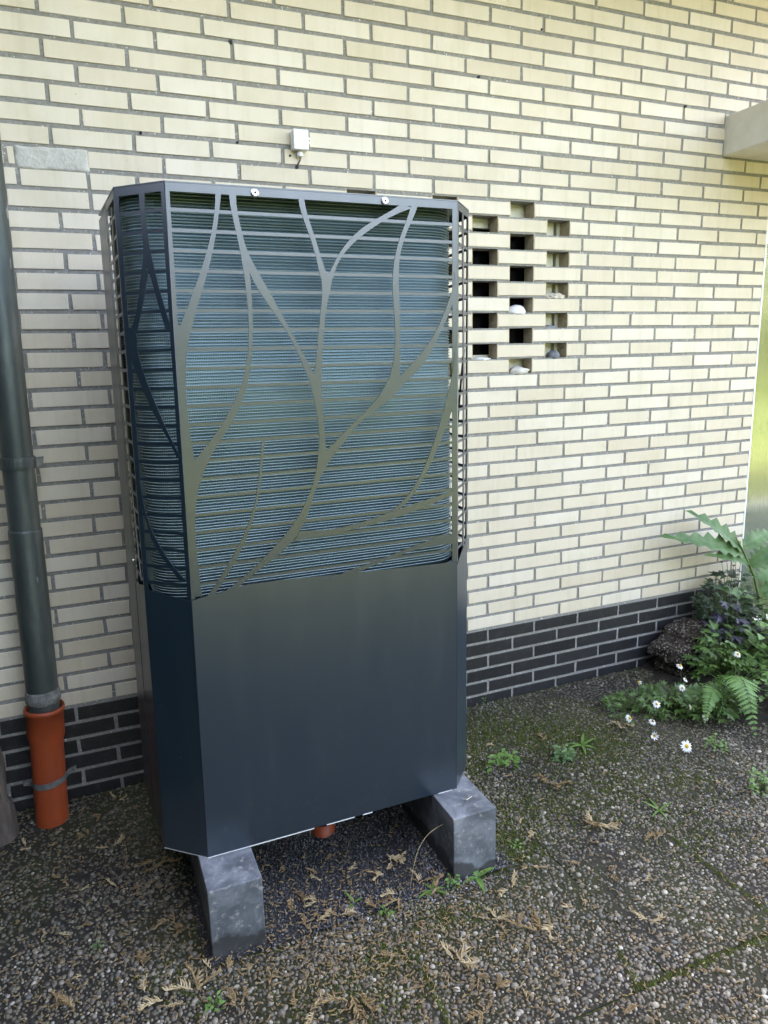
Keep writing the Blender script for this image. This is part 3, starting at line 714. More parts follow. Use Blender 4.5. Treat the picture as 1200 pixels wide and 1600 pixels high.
# folded edges
for sx in (xl, xr):
    m = MB(); m.tube([(sx(ZBOT), YF + .0016, ZBOT), (sx(ZT), YF + .0016, ZT)], .0019, 8); m.build('folded_edge', M['metal'], fp, smooth=True)
for q in ((398, 301.5), (601, 314)):
    P = on_y(*q, YF); m = MB(); m.tube([(P[0], YF - .0002, P[2]), (P[0], YF - .003, P[2]), (P[0], YF - .0055, P[2])], [.0105, .0105, .0075], 16); s = m.build('screw', M['screw'], fp)
    m = MB(); m.tube([(P[0], YF - .0056, P[2]), (P[0], YF - .0060, P[2])], [.0032, .0030], 6); m.build('screw_socket', M['dark'], fp)

# slanted corners
def chamfer(side):
    if side < 0:
        inn = lambda z: np.array([xl(z), YF, z]); out = lambda z: np.array([xl(z) - CHX, YF + CHY, z])
    else:
        inn = lambda z: np.array([xr(z), YF, z]); out = lambda z: np.array([xr(z) + .092, YF + .103, z])
    n = np.cross(out(1) - inn(1), inn(2) - inn(1)); n /= np.linalg.norm(n)
    if n[1] > 0: n = -n
    def P(s, z, off=0.0): return inn(z) * (1 - s) + out(z) * s + n * off
    low = MB(); ns = 8
    top = [(s / ns, (.968 + .022 * (s / ns)) if side < 0 else (.960 + .055 * (s / ns))) for s in range(ns + 1)]
    low.strip([P(s, z) for s, z in top], [P(s, ZBOT) for s, z in top], -n * TH)
    cp = hpart(low, 'corner_panel', M['metal'])
    def sub(mb, nm): return mb.build(nm, M['metal'], cp)
    m = MB(); m.strip([P(0, ZT, .0001), P(1, ZT, .0001)], [P(0, 1.971, .0001), P(1, 1.971, .0001)], -n * TH); sub(m, 'top_edge')
    for a, b in ((.0, .085), (.915, 1.0)):
        m = MB(); m.strip([P(a, 1.9709, .0003), P(a, .97, .0003)], [P(b, 1.9709, .0003), P(b, .97, .0003)], -n * TH); sub(m, 'side_edge')
    for z in BZ:
        m = MB(); m.strip([P(.03, z + .0040, -.0004), P(.97, z + .0040, -.0004)], [P(.03, z - .0040, -.0004), P(.97, z - .0040, -.0004)], -n * TH); sub(m, 'slat')
    pl = (inn(1), n)
    if side < 0:
        vs = [('A 308@160 310@260 318@300 330@385 332@425 335@510 333@545 328@640', 'A 345@160 345@265 347@290 355@385 360@420 376@510 383@545 405@640', 3),
              ('A 330@620 322@680 312@770 308@800 298@890 288@925 255@1030', 'A 368@655 362@680 350@770 345@800 327@890 320@925 298@1035', 3),
              ('A 364@640 385@680 402@770 408@800 438@885 447@920 480@1030', 'A 400@620 412@670 437@770 445@800 472@885 480@915 512@1030', 3),
              ('A 215@1000 228@1100 246@1200', 'A 262@1010 292@1050 296@1100 297@1130 300@1200', 3),
              ('A 250@1180 275@1250 290@1290 325@1370 340@1410 372@1490 400@1550 C 400@10 455@120 500@205 545@300', 'A 297@1130 303@1165 325@1250 335@1285 370@1370 380@1400 415@1490 425@1520 462@1600 C 480@115 520@200 530@230 572@300', 5),
              ('C 292@440 318@560 340@650 372@760 400@830 440@905 500@985 560@1070', 'C 312@440 330@545 348@630 358@665 383@745 405@780 440@855 462@890 522@975 545@1005 606@1070', 5)]
        for i, (L, R, dg) in enumerate(vs): sub(ribbon(L, R, pl, 18, dg, .0005 + .0001 * i, n), 'vein')
    else:
        for i, (s0, z0, s1, z1, w) in enumerate(((.45, 1.97, .6, 1.0, .07),)):
            m = MB(); q = [(s0 + (s1 - s0) * t + .08 * math.sin(t * 3.1), z0 + (z1 - z0) * t) for t in np.linspace(0, 1, 9)]
            m.strip([P(max(0, s - w), z, .0005 + .0001 * i) for s, z in q], [P(min(1, s + w), z, .0005 + .0001 * i) for s, z in q], -n * TH); sub(m, 'vein')
    m = MB(); m.tube([out(ZBOT) - n * .0016, out(ZT) - n * .0016], .0019, 8); m.build('folded_edge', M['metal'], cp, smooth=True)
chamfer(-1); chamfer(1)
# sides: pierced front half, plain rear half with a joint between
FLARE = .07
YS, YJN, YB = YF + CHY, -.575, -.405
def side(sgn):
    X = (lambda z: xl(z) - CHX) if sgn < 0 else (lambda z: xr(z) + .092)
    y0 = YF + (CHY if sgn < 0 else .103)
    d = np.array((sgn * -TH, 0, 0))
    def P(y, z, off=0.0): return np.array((X(z) + sgn * (off + FLARE * (y - y0)), y, z))
    low = MB(); low.strip([P(y0, 1.0), P((y0 + YJN) / 2, .98), P(YJN, .955)], [P(y0, ZBOT), P((y0 + YJN) / 2, ZBOT), P(YJN, ZBOT)], d)
    sp = hpart(low, 'side_panel', M['metal'])
    def sub(mb, nm): return mb.build(nm, M['metal'], sp)
    m = MB(); m.strip([P(y0, ZT, .0001), P(YJN, ZT, .0001)], [P(y0, 1.971, .0001), P(YJN, 1.971, .0001)], d); sub(m, 'top_edge')
    for a, b in ((y0, y0 + .012), (YJN - .016, YJN)):
        m = MB(); m.strip([P(a, 1.9709, .0003), P(a, .96, .0003)], [P(b, 1.9709, .0003), P(b, .96, .0003)], d); sub(m, 'side_edge')
    for z in BZ:
        m = MB(); m.strip([P(y0 + .004, z + .0040, -.0004), P(YJN - .004, z + .0040, -.0004)], [P(y0 + .004, z - .0040, -.0004), P(YJN - .004, z - .0040, -.0004)], d); sub(m, 'slat')
    for i, (ya, za, yb, zb_, bow) in enumerate(((.40, 1.96, .62, 1.45, .05), (.62, 1.47, .30, 1.0, .10)) if sgn < 0 else ((.15, 1.6, .6, 1.15, .05),)):
        m = MB(); q = [(y0 + (YJN - y0) * (ya + (yb - ya) * t + bow * math.sin(3.1 * t)), za + (zb_ - za) * t) for t in np.linspace(0, 1, 10)]
        m.strip([P(y - .006, z, .0005 + .0001 * i) for y, z in q], [P(y + .006, z, .0005 + .0001 * i) for y, z in q], d); sub(m, 'vein')
    for z in (1.90, 1.03):
        m = MB(); c0 = P(YJN - .012, z, .001); m.tube([c0, c0 + np.array((sgn * .004, 0, 0))], [.006, .005], 10); m.build('screw', M['screw'], sp)
    rear = MB(); rear.strip([P(YJN + .005, ZT - .012, .001), P(YJN + .005, ZBOT, .001)], [P(YB, ZT - .012, .001), P(YB, ZBOT, .001)], d)
    hpart(rear, 'rear_panel', M['metal'])
side(-1); side(1)
# lid, floor, back, inner casing
def plan(off, z):
    return [(xl(z) - off * .4, YF - off, z), (xr(z) + off * .4, YF - off, z), (xr(z) + .092 + off, YF + .103, z), (xr(z) + .092 + off + .024, YB, z), (xl(z) - CHX - off - .024, YB, z), (xl(z) - CHX - off, YF + CHY, z)]
m = MB(); m.prism(plan(.001, ZT + .0005), (0, 0, .003)); hpart(m, 'lid', M['metal'])
m = MB(); m.prism(plan(-.006, ZBOT + .004), (0, 0, .004)); hpart(m, 'floor_plate', M['metal'])
m = MB(); m.strip([(xl(ZT) - CHX + .004, YB, ZT - .002), (xl(ZBOT) - CHX + .004, YB, ZBOT + .002)], [(xr(ZT) + .088, YB, ZT - .002), (xr(ZBOT) + .088, YB, ZBOT + .002)], (0, -.002, 0)); hpart(m, 'back_panel', M['metal'])
m = MB(); m.box(.215, .985, -.735, -.43, .24, 1.955); hpart(m, 'inner_casing', M['dark'], normals=False)
# the finned coil: an upright sheet with rounded corners and its many level lines
CXL, CXR, CYF, CR = .134, 1.042, -.790, .10
def coil_path(off=0.0):
    r = CR + off; pts = [(CXL - off, -.44)]
    for a in np.linspace(180, 270, 11): pts.append((CXL + CR + r * math.cos(math.radians(a)), CYF + CR + r * math.sin(math.radians(a))))
    pts += [(CXL + CR + (CXR - CXL - 2 * CR) * t, CYF - off) for t in (.25, .5, .75)]
    for a in np.linspace(270, 360, 11): pts.append((CXR - CR + r * math.cos(math.radians(a)), CYF + CR + r * math.sin(math.radians(a))))
    pts.append((CXR + off, -.62)); return pts
pth = coil_path()
m = MB(); m.strip([(x, y, 1.9885) for x, y in pth], [(x, y, .955) for x, y in pth], (0, .004, 0)); coil = hpart(m, 'finned_coil', M['coil'], smooth=True, normals=False)
wp = coil_path(.003); wires = MB(); z = .966
while z < 1.985:
    dz = rnd.uniform(-.0008, .0008)
    prof = [(0, .0016), (-.0030, 0), (0, -.0016)]
    vs = []; fs = []
    for i, (x, y) in enumerate(wp):
        nx_, ny_ = (x - .6, y + .6); l = math.hypot(nx_, ny_)
        vs += [(x, y, z + dz + .0017), (x + nx_ / l * .0018, y + ny_ / l * .0018, z + dz), (x, y, z + dz - .0017)]
    for i in range(len(wp) - 1):
        a = i * 3; fs += [(a, a + 1, a + 4, a + 3), (a + 1, a + 2, a + 5, a + 4)]
    wires.add(vs, fs); z += .0077
tag(wires.build('coil_tubes', M['wire'], coil, normals=False), kind='stuff')
m = MB(); m.strip([(x, y, .955) for x, y in coil_path(.012)], [(x, y, .930) for x, y in coil_path(.012)], (0, .003, 0)); hpart(m, 'coil_tray', M['wire'], normals=False)
# light sealing strip squeezed out below the front
for a, b, n_ in ((0.0, .40, 1), (.45, .565, 1), (.60, .64, 1), (.93, .995, 1)):
    x0, x1 = xl(ZBOT) + .78 * a, xl(ZBOT) + .78 * b
    m = MB(); m.box(x0, x1, YF + .0005, YF + .006, ZBOT - .0045, ZBOT - .0005); hpart(m, 'sealing_strip', M['white'], bevel=.001)
m = MB(); m.strip([(xl(ZBOT), YF + .001, ZBOT - .0005), (xl(ZBOT) - CHX, YF + CHY + .001, ZBOT - .0005)], [(xl(ZBOT), YF + .001, ZBOT - .0035), (xl(ZBOT) - CHX, YF + CHY + .001, ZBOT - .0035)], (.002, .003, 0)); hpart(m, 'sealing_strip', M['white'])
# feet on the blocks
for fx in (.245, .98):
    m = MB(); m.box(fx - .03, fx + .03, -.80, -.45, .2125, .219); hpart(m, 'mounting_foot', M['strap'])

# foundation blocks
def block(x0, x1, label):
    m = MB(); m.box(x0, x1, -.985, -.36, -.05, .212)
    o = m.build('foundation_block', M['block'], bevel=.003); tag(o, label, 'block', 'stone blocks carrying the heat pump'); return o
block(.174, .320, 'dark stone block under the left corner of the heat pump, nearer the pipe')
block(.906, 1.054, 'dark stone block under the right corner of the heat pump, with a screw on top')
P = on_z(733, 1248, .2145)
m = MB(); m.tube([P + np.array((-.013, -.004, 0.0012)), P + np.array((.013, .006, .0012))], [.0016, .0012], 8); m.tube([P + np.array((-.0145, -.0045, .0022)), P + np.array((-.012, -.0036, .0022))], [.004, .003], 8)
tag(m.build('screw', M['screw'], smooth=False), 'small loose screw lying on top of the right stone block', 'screw')
# drain stub below the cabinet
q = on_z(509, 1302, .02)
m = MB(); ro, ri, sg = .04, .036, 20
ring = lambda r, z: [(q[0] + r * math.cos(2 * math.pi * k / sg), q[1] + .03 + r * math.sin(2 * math.pi * k / sg), z) for k in range(sg)]
m.add(ring(ro, -.02) + ring(ro, .052) + ring(ri, .052) + ring(ri, -.01), [(l * sg + k, l * sg + (k + 1) % sg, (l + 1) * sg + (k + 1) % sg, (l + 1) * sg + k) for l in range(3) for k in range(sg)])
tag(m.build('drain_stub', M['orange'], smooth=True), 'short orange plastic drain stub in the grit below the heat pump', 'pipe')

# ================================================================== DOWNPIPE AND DRAIN
PB = np.array((-.247, -.115, 0.0))                # centre of the drain pipe at the ground
def revolve(mb, axis0, axis1, prof, seg=28):
    a, b = Vector(axis0), Vector(axis1); t = (b - a).normalized(); u = t.orthogonal().normalized(); w = t.cross(u); L = (b - a).length
    n = len(prof); vs = []
    for d, r in prof:
        for k in range(seg):
            an = 2 * math.pi * k / seg; vs.append(a + t * (d * L) + (u * math.cos(an) + w * math.sin(an)) * r)
    mb.add(vs, [(i * seg + k, i * seg + (k + 1) % seg, (i + 1) * seg + (k + 1) % seg, (i + 1) * seg + k) for i in range(n - 1) for k in range(seg)])
dp = empty('drain_pipe', tuple(PB)); tag(dp, 'short orange plastic drain pipe standing against the black bricks', 'pipe')
top = on_y(69, 1103, -.115); ax1 = (top[0], -.115, top[2])
m = MB(); revolve(m, (PB[0], PB[1], -.03), ax1, [(0, .054), (.70, .054), (.73, .0555), (.77, .060), (.955, .060), (.965, .0655), (.985, .066), (1.0, .0635), (1.0, .058), (.93, .0565), (.7, .05)])
o = m.build('pipe', M['orange'], dp, smooth=True); o.location = -PB
cz = on_y(80, 1215, -.115)[2]
def axis_at(z): t = (z + .03) / (ax1[2] + .03); return PB[0] + (ax1[0] - PB[0]) * t
m = MB(); cxp = axis_at(cz); arc = [(cxp + .0565 * math.cos(a), -.115 + .0565 * math.sin(a)) for a in np.linspace(math.radians(200), math.radians(340), 16)]
arc = [(cxp - .085, -.098), (cxp - .062, -.108)] + arc + [(cxp + .062, -.108), (cxp + .088, -.098)]
dz = lambda x: .005 * (x - cxp) / .06
m.strip([(x, y, cz + .011 + dz(x)) for x, y in arc], [(x, y, cz - .011 + dz(x)) for x, y in arc], (0, -.0022, 0))
o = m.build('pipe_clamp', M['strap'], dp); o.location = -PB
for sx in (-.078, .08):
    m = MB(); m.tube([(cxp + sx, -.102, cz + dz(cxp + sx)), (cxp + sx, -.110, cz + dz(cxp + sx))], [.007, .006], 8); o = m.build('clamp_bolt', M['strap'], dp); o.location = -PB

dn = empty('downpipe', (ax1[0], -.115, ax1[2])); tag(dn, 'grey zinc downpipe running up the wall at the left edge', 'pipe')
TP = on_y(10, 300, -.115); tp = (TP[0] - .0485, -.115, TP[2])
dirv = np.array(tp) - np.array(ax1); a0 = np.array(ax1) - dirv * .03; a1 = np.array(ax1) + dirv * 1.45
DOFF = -np.array((ax1[0], -.115, ax1[2]))
m = MB(); revolve(m, a0, a1, [(0, .0455), (.02, .0475), (.05, .0478), (.50, .0478), (1, .0478)]); o = m.build('pipe', M['zinc'], dn, smooth=True); o.location = DOFF
sz = on_y(38, 826, -.115)[2]; ts = (sz - a0[2]) / (a1[2] - a0[2])
m = MB(); revolve(m, a0, a1, [(.018, .050), (.03, .0512), (ts - .004, .0512), (ts - .001, .0508), (ts, .0475)]); o = m.build('pipe_sleeve', M['zinc'], dn, smooth=True); o.location = DOFF
m = MB(); s2 = (on_y(69, 1092, -.115)[2] - a0[2]) / (a1[2] - a0[2])
revolve(m, a0, a1, [(s2 - .004, .05), (s2, .056), (s2 + .010, .056), (s2 + .016, .0515)]); o = m.build('sealing_rim', simple_noise_material('crusty_putty', (.13, .13, .12), (.30, .30, .28), .9, 60, .9, .006), dn, smooth=True); o.location = DOFF
bz = on_y(40, 722, -.115)[2]; tb = (bz - a0[2]) / (a1[2] - a0[2]); bc = a0 + (a1 - a0) * tb
m = MB(); revolve(m, a0, a1, [(tb - .0075, .0480), (tb - .0075, .0535), (tb - .003, .0545), (tb + .003, .0545), (tb + .0075, .0535), (tb + .0075, .0480)]); o = m.build('pipe_bracket', M['zinc'], dn); o.location = DOFF
m = MB(); m.box(bc[0] + .048, bc[0] + .074, bc[1] - .006, bc[1] + .006, bz - .012, bz + .014); m.tube([(bc[0] + .058, bc[1] - .012, bz + .002), (bc[0] + .058, bc[1] + .012, bz + .002)], .0045, 6); m.tube([(bc[0] + .068, bc[1] + .004, bz), (bc[0] + .068, .02, bz)], .004, 6)
o = m.build('bracket_lug', M['strap'], dn, bevel=0); o.location = DOFF
for px_, py_ in ((60, 800),):
    pass

# weathered post at the very left
pc = on_z(2, 1322); m = MB()
vs = []; fs = []; nz, ns = 26, 14
for i in range(nz + 1):
    z = -.03 + .46 * i / nz
    for k in range(ns):
        a = 2 * math.pi * k / ns; r = .072 * (1.05 - .28 * i / nz) * (1 + .16 * noise.noise(Vector((math.cos(a) * 2, math.sin(a) * 2, z * 9)))) + (.007 if z < .14 else 0) * (1 + noise.noise(Vector((a * 3, z * 30, 4))))
        vs.append((pc[0] - .030 + r * math.cos(a) + .01 * z, pc[1] + .05 + r * .7 * math.sin(a), z + (.03 * noise.noise(Vector((math.cos(a) * 3, math.sin(a) * 3, 7))) if i == nz else 0)))
for i in range(nz):
    for k in range(ns): fs.append((i * ns + k, i * ns + (k + 1) % ns, (i + 1) * ns + (k + 1) % ns, (i + 1) * ns + k))
fs.append(tuple(range(nz * ns, (nz + 1) * ns))); m.add(vs, fs)
tag(m.build('wooden_post', M['wood'], smooth=True), 'weathered brown wooden post with flaking bark at the left edge', 'post')

# ================================================================== WALL BOX
bx = on_y(470, 219, -.03); jb = empty('junction_box', (bx[0], -.001, bx[2])); tag(jb, 'small white junction box on the brick wall above the heat pump', 'junction box')
def jpart(mb, name, m_, **k):
    o = mb.build(name, m_, jb, **k); o.location = (-bx[0], .001, -bx[2]); return o
X0, Z0 = bx[0], bx[2]
m = MB(); m.box(X0 - .031, X0 + .026, -.024, -.002, Z0 - .031, Z0 + .031); jpart(m, 'housing', M['white'], bevel=.003)
m = MB(); m.box(X0 - .029, X0 + .027, -.040, -.0255, Z0 - .033, Z0 + .034); jpart(m, 'lid', M['white'], bevel=.003)
m = MB(); m.box(X0 + .0255, X0 + .036, -.030, -.024, Z0 - .010, Z0 + .012); jpart(m, 'lug', M['white'], bevel=.003)
m = MB(); m.tube([(X0 + .031, -.0295, Z0 + .001), (X0 + .031, -.0312, Z0 + .001)], .0025, 8); jpart(m, 'lug_hole', M['dark'])
m = MB(); m.tube([(X0, -.014, Z0 - .031), (X0, -.014, Z0 - .038), (X0, -.014, Z0 - .039), (X0, -.014, Z0 - .050), (X0 + .0, -.014, Z0 - .053)], [.009, .009, .0115, .0115, .007], 10); jpart(m, 'cable_gland', M['white'])
hz = on_y(464, 261, 0)
m = MB(); m.tube([(X0, -.014, Z0 - .05), (X0 - .001, -.015, Z0 - .062), (hz[0] + .004, -.010, hz[2] + .012), (hz[0] + .001, .0, hz[2] + .002), (hz[0], .015, hz[2])], .003, 8); jpart(m, 'cable', M['cable'], smooth=True)
m = MB(); m.tube([(hz[0], .012, hz[2]), (hz[0], -.0022, hz[2])], .0065, 12); jpart(m, 'cable_hole', M['dark'])

# ================================================================== STONES ON THE OPENINGS
def rock(name, P, dims, m_, label, seed, rot=0.0, amp=.25, sub=3, freq=2.0, cut=-.55):
    bm = bmesh.new(); bmesh.ops.create_icosphere(bm, subdivisions=sub, radius=1.0)
    for v in bm.verts:
        n_ = noise.noise(v.co * freq + Vector((seed, seed * 2, 0))) + .4 * noise.noise(v.co * freq * 2.6 + Vector((seed, 0, seed)))
        v.co *= 1 + amp * n_; v.co.z = max(v.co.z, cut)
        v.co = Vector((v.co.x * dims[0], v.co.y * dims[1], v.co.z * dims[2]))
    zmin = min(v.co.z for v in bm.verts)
    for v in bm.verts: v.co.z -= zmin
    me = bpy.data.meshes.new(name); bm.to_mesh(me); bm.free(); me.materials.append(m_)
    me.polygons.foreach_set('use_smooth', [True] * len(me.polygons))
    o = link(name, me); o.location = P; o.rotation_euler = (0, 0, rot); tag(o, label, 'stone', 'stones set in the wall openings'); return o
def ledge(u, r, y): return (wx(u), y, wz(r) - .0065)
rock('stone', ledge(7.80, 23, .028), (.058, .032, .017), M['rock_tan'], 'flat craggy tan stone lying in the third right-hand wall opening', 1.2, 0, .35, 4, 3)
rock('stone', ledge(7.05, 22, .03), (.046, .035, .036), M['rock_white'], 'smooth white rounded stone in the middle column of wall openings', 5.0, 0, .10, 3, 2.0, -.15)
rock('stone', ledge(7.74, 21, .03), (.032, .022, .013), M['rock_grey'], 'little dark flat stone in the fourth right-hand wall opening', 8.0, 0, .3)
rock('stone', ledge(7.83, 19, .026), (.033, .028, .025), M['rock_grey'], 'round grey pebble in the lowest right-hand wall opening', 12.0, .4, .12)
rock('stone', ledge(7.10, 18, .028), (.050, .034, .024), M['rock_beige'], 'beige pointed stone in the lowest middle wall opening', 15.0, .2, .35)
rock('stone', ledge(6.38, 19, .03), (.042, .028, .010), M['rock_white'], 'pale flat shell-like stone in the lowest left-hand wall opening', 19.0, -.2, .3)
# rough broken aggregate block by the flower bed
bp = on_z(1030, 1063)
bm = bmesh.new(); bmesh.ops.create_icosphere(bm, subdivisions=5, radius=1.0)
for v in bm.verts:
    c0 = v.co.copy(); s_ = max(abs(c0.x), abs(c0.y), abs(c0.z)); c0 = c0.lerp(c0 / s_, .62)
    n_ = noise.noise(v.co * 1.4 + Vector((3, 1, 2))) * .26 + noise.noise(v.co * 4.0) * .12 + noise.noise(v.co * 14) * .035 + noise.noise(v.co * 26) * .022
    c0 *= 1 + n_; v.co = Vector((c0.x * .125, c0.y * .10, c0.z * (.135 + .05 * c0.x) + .10 - (.03 if c0.x < -.2 and c0.z > .2 else 0)))
me = bpy.data.meshes.new('rough_stone'); bm.to_mesh(me); bm.free(); me.materials.append(M['boulder']); me.polygons.foreach_set('use_smooth', [True] * len(me.polygons))
o = link('rough_stone', me); o.location = (2.655, -.135, 0); o.rotation_euler = (0, 0, .15); tag(o, 'rough brown broken block of pebbly concrete against the wall', 'stone')
# soil of the flower bed
m = MB(); vs = []; fs = []; nx_, ny_ = 30, 20
for i in range(nx_ + 1):
    for j in range(ny_ + 1):
        x = 2.45 + 1.9 * i / nx_; y = -.80 + .79 * j / ny_
        h = .075 * min(1, max(0, (x - 2.45) / .30)) * min(1, max(0, (y + .80) / .2))
        vs.append((x, y, -.010 + h + .018 * noise.noise(Vector((x * 9, y * 9, 3)))))
for i in range(nx_):
    for j in range(ny_): a = i * (ny_ + 1) + j; fs.append((a, a + ny_ + 1, a + ny_ + 2, a + 1))
m.add(vs, fs); tag(m.build('flower_bed', simple_noise_material('soil', (.012, .010, .007), (.045, .034, .024), .95, 40, .9, .01), normals=False, smooth=True), kind='structure')

# ================================================================== PLANTS
def leaf_blade(mb, base, direction, length, width, normal=(0, 0, 1), lobes=0, depth=.0, curl=.25, n=10, shape=.5, seed=0, fold=.15):
    """one leaf as a two-sided blade of quads; lobes>0 gives a toothed or lobed margin"""
    rr = random.Random(seed); base = Vector(base); d = Vector(direction).normalized(); nn = Vector(normal); s = d.cross(nn)
    if s.length < 1e-4: s = d.orthogonal()
    s.normalize(); nn = s.cross(d).normalized()
    if lobes: n = lobes * 2
    mid = []; L = []; R = []
    for i in range(n + 1):
        t = i / n
        p = base + d * (length * t) - nn * (curl * length * t * t)
        w = width * .5 * (math.sin(math.pi * min(1, max(0, t)) ** shape) ** .8) if 0 < t < 1 else 0
        adv = 0
        if lobes and 0 < t < 1:
            if i % 2 == 0: w *= 1 - depth
            else: w *= 1 + depth * .3 * rr.uniform(.4, 1.4); adv = length * .03
        mid.append(p); L.append(p + s * w + d * adv + nn * w * fold); R.append(p - s * w + d * adv + nn * w * fold)
    o = len(mb.v); mb.v += [tuple(v) for v in mid + L + R]; k = n + 1
    for i in range(n):
        mb.f += [(o + i, o + i + 1, o + k + i + 1, o + k + i), (o + i, o + 2 * k + i, o + 2 * k + i + 1, o + i + 1)]
def V3(a): return Vector((float(a[0]), float(a[1]), float(a[2])))
def curve_pts(a, b, sag, n=7, side=(0, 0, 0)):
    a, b = V3(a), V3(b); return [a.lerp(b, t) + Vector((0, 0, 1)) * sag * math.sin(math.pi * t) + Vector(side) * math.sin(math.pi * t) for t in np.linspace(0, 1, n)]
def plant(name, loc, label, cat, group=None):
    e = empty(name, tuple(map(float, loc))); return tag(e, label, cat, group)
def ppart(mb, name, m_, par, smooth=True):
    o = mb.build(name, m_, par, smooth=smooth, normals=False); o.location = -par.location; return o

# -- ferns
def fern_frond(mb, stemmb, base, tip, arch, width, npair=24, seed=0, upn=(0, -.35, 1)):
    rr = random.Random(seed); pts = curve_pts(base, tip, arch, npair + 4)
    stemmb.tube(pts, [.0022 * (1 - .75 * i / len(pts)) for i in range(len(pts))], 5)
    for i in range(3, len(pts) - 1):
        t = (i - 3) / (len(pts) - 4); d = (pts[i + 1] - pts[i - 1]).normalized(); s = d.cross(Vector(upn)).normalized(); up = s.cross(d)
        w = width * (math.sin(math.pi * (.22 + .78 * t) ** .85)) ** .9
        for sg in (-1, 1):
            dr = (s * sg + d * .45 - up * .10 + Vector((0, 0, rr.uniform(-.1, .1)))).normalized()
            leaf_blade(mb, pts[i], dr, w * rr.uniform(.9, 1.08), .0125 + w * .06, up, lobes=6, depth=.55, curl=.18, shape=.7, seed=rr.random())
def fern(label, fronds, seed):
    p = plant('fern', V3(fronds[0][0]), label, 'fern')
    for i, (a, b, arch, w) in enumerate(fronds):
        mb, sm = MB(), MB(); fern_frond(mb, sm, a, b, arch, w, 26, seed + i)
        ppart(mb, 'frond', M['fern'], p, False); ppart(sm, 'frond_stalk', M['stem'], p)
fern('bright green fern with arching frond beside the daisies', [((2.52, -.50, .02), (2.40, -.80, .02), .20, .085), ((2.50, -.52, .02), (2.26, -.66, .05), .12, .05)], 4)
fern('bright green fern cut by the right edge of the frame', [((2.72, -.62, .02), (2.42, -.99, .02), .16, .085), ((2.74, -.64, .02), (2.70, -1.05, .06), .14, .07)], 14)

# -- daisies
def daisy(px_, py_, h, r, label, disc='disc', tilt=(0, -.4, 1), root=None, droop=0.0, npet=15):
    """flower head found where its pixel ray meets the height h"""
    H = on_z(px_, py_, h); rt = root or (H[0] + rnd.uniform(.03, .10), H[1] + rnd.uniform(.03, .10), .0)
    p = plant('daisy', rt, label, 'flower', 'daisies at the edge of the flower bed')
    st = MB(); st.tube(curve_pts(rt, H, .02 + .25 * h, 8), [.0017, .0016, .0015, .0014, .0013, .0013, .0013, .0015], 5); ppart(st, 'stem', M['stem'], p)
    t = Vector(tilt).normalized(); u = t.orthogonal().normalized(); w = t.cross(u); hh = V3(H)
    pm = MB()
    for k in range(npet):
        a = 2 * math.pi * k / npet + rnd.uniform(-.12, .12); d = (u * math.cos(a) + w * math.sin(a)); dd = (d - t * (droop + rnd.uniform(-.05, .15))).normalized()
        leaf_blade(pm, hh + d * r * .22, dd, r * rnd.uniform(.72, .9), r * .32, t, curl=.12, n=5, shape=.62, fold=.05)
    ppart(pm, 'petals', M['petal'], p, True)
    dm = MB(); revolve(dm, hh - t * .001, hh + t * r * .30, [(0, r * .33), (.5, r * .30), (.85, r * .18), (1, .0004)], 12); ppart(dm, 'flower_centre', M[disc], p)
daisy(1073, 1166, .035, .026, 'largest white daisy lying nearest the paving, facing the viewer', tilt=(-.2, -.9, .7))
daisy(1026, 1100, .09, .019, 'white daisy with yellow centre, upper middle of the flower edge', tilt=(-.2, -.7, .8))
daisy(984, 1122, .05, .020, 'white daisy leaning out farthest left, nearest the heat pump', tilt=(.1, -.8, .6), droop=.5)
daisy(1020, 1127, .055, .018, 'daisy with brown orange centre and short white petals, in the middle', 'disc_brown', tilt=(0, -.5, .9), droop=.3)
daisy(1066, 1075, .13, .017, 'white daisy just below the small round one in front of the rough stone', tilt=(-.2, -.9, .5))
daisy(1071, 1062, .15, .013, 'small closed white daisy above another one, right of the rough stone', tilt=(.3, -.6, .8))
daisy(1063, 1040, .19, .019, 'highest white daisy in front of the rough stone', tilt=(.1, -.5, .9), droop=.4)
daisy(1079, 1105, .09, .014, 'small white daisy seen from the side, left of the fern', tilt=(.5, -.6, .3))
daisy(1104, 1120, .06, .019, 'faded daisy with brown centre under the fern', 'disc_brown', tilt=(0, -.8, .6), droop=.6)
daisy(1022, 1150, .04, .022, 'drooping white daisy turned away, left of the largest one', tilt=(.2, .5, -.3), droop=.7, npet=9)
daisy(1153, 1022, .26, .018, 'white daisy with golden centre at the right, among the leaves', tilt=(-.2, -.7, .7), droop=.4)
daisy(998, 1066, .10, .018, 'withered daisy with few petals at the left by the wall', tilt=(-.6, .2, .4), droop=.8, npet=7)

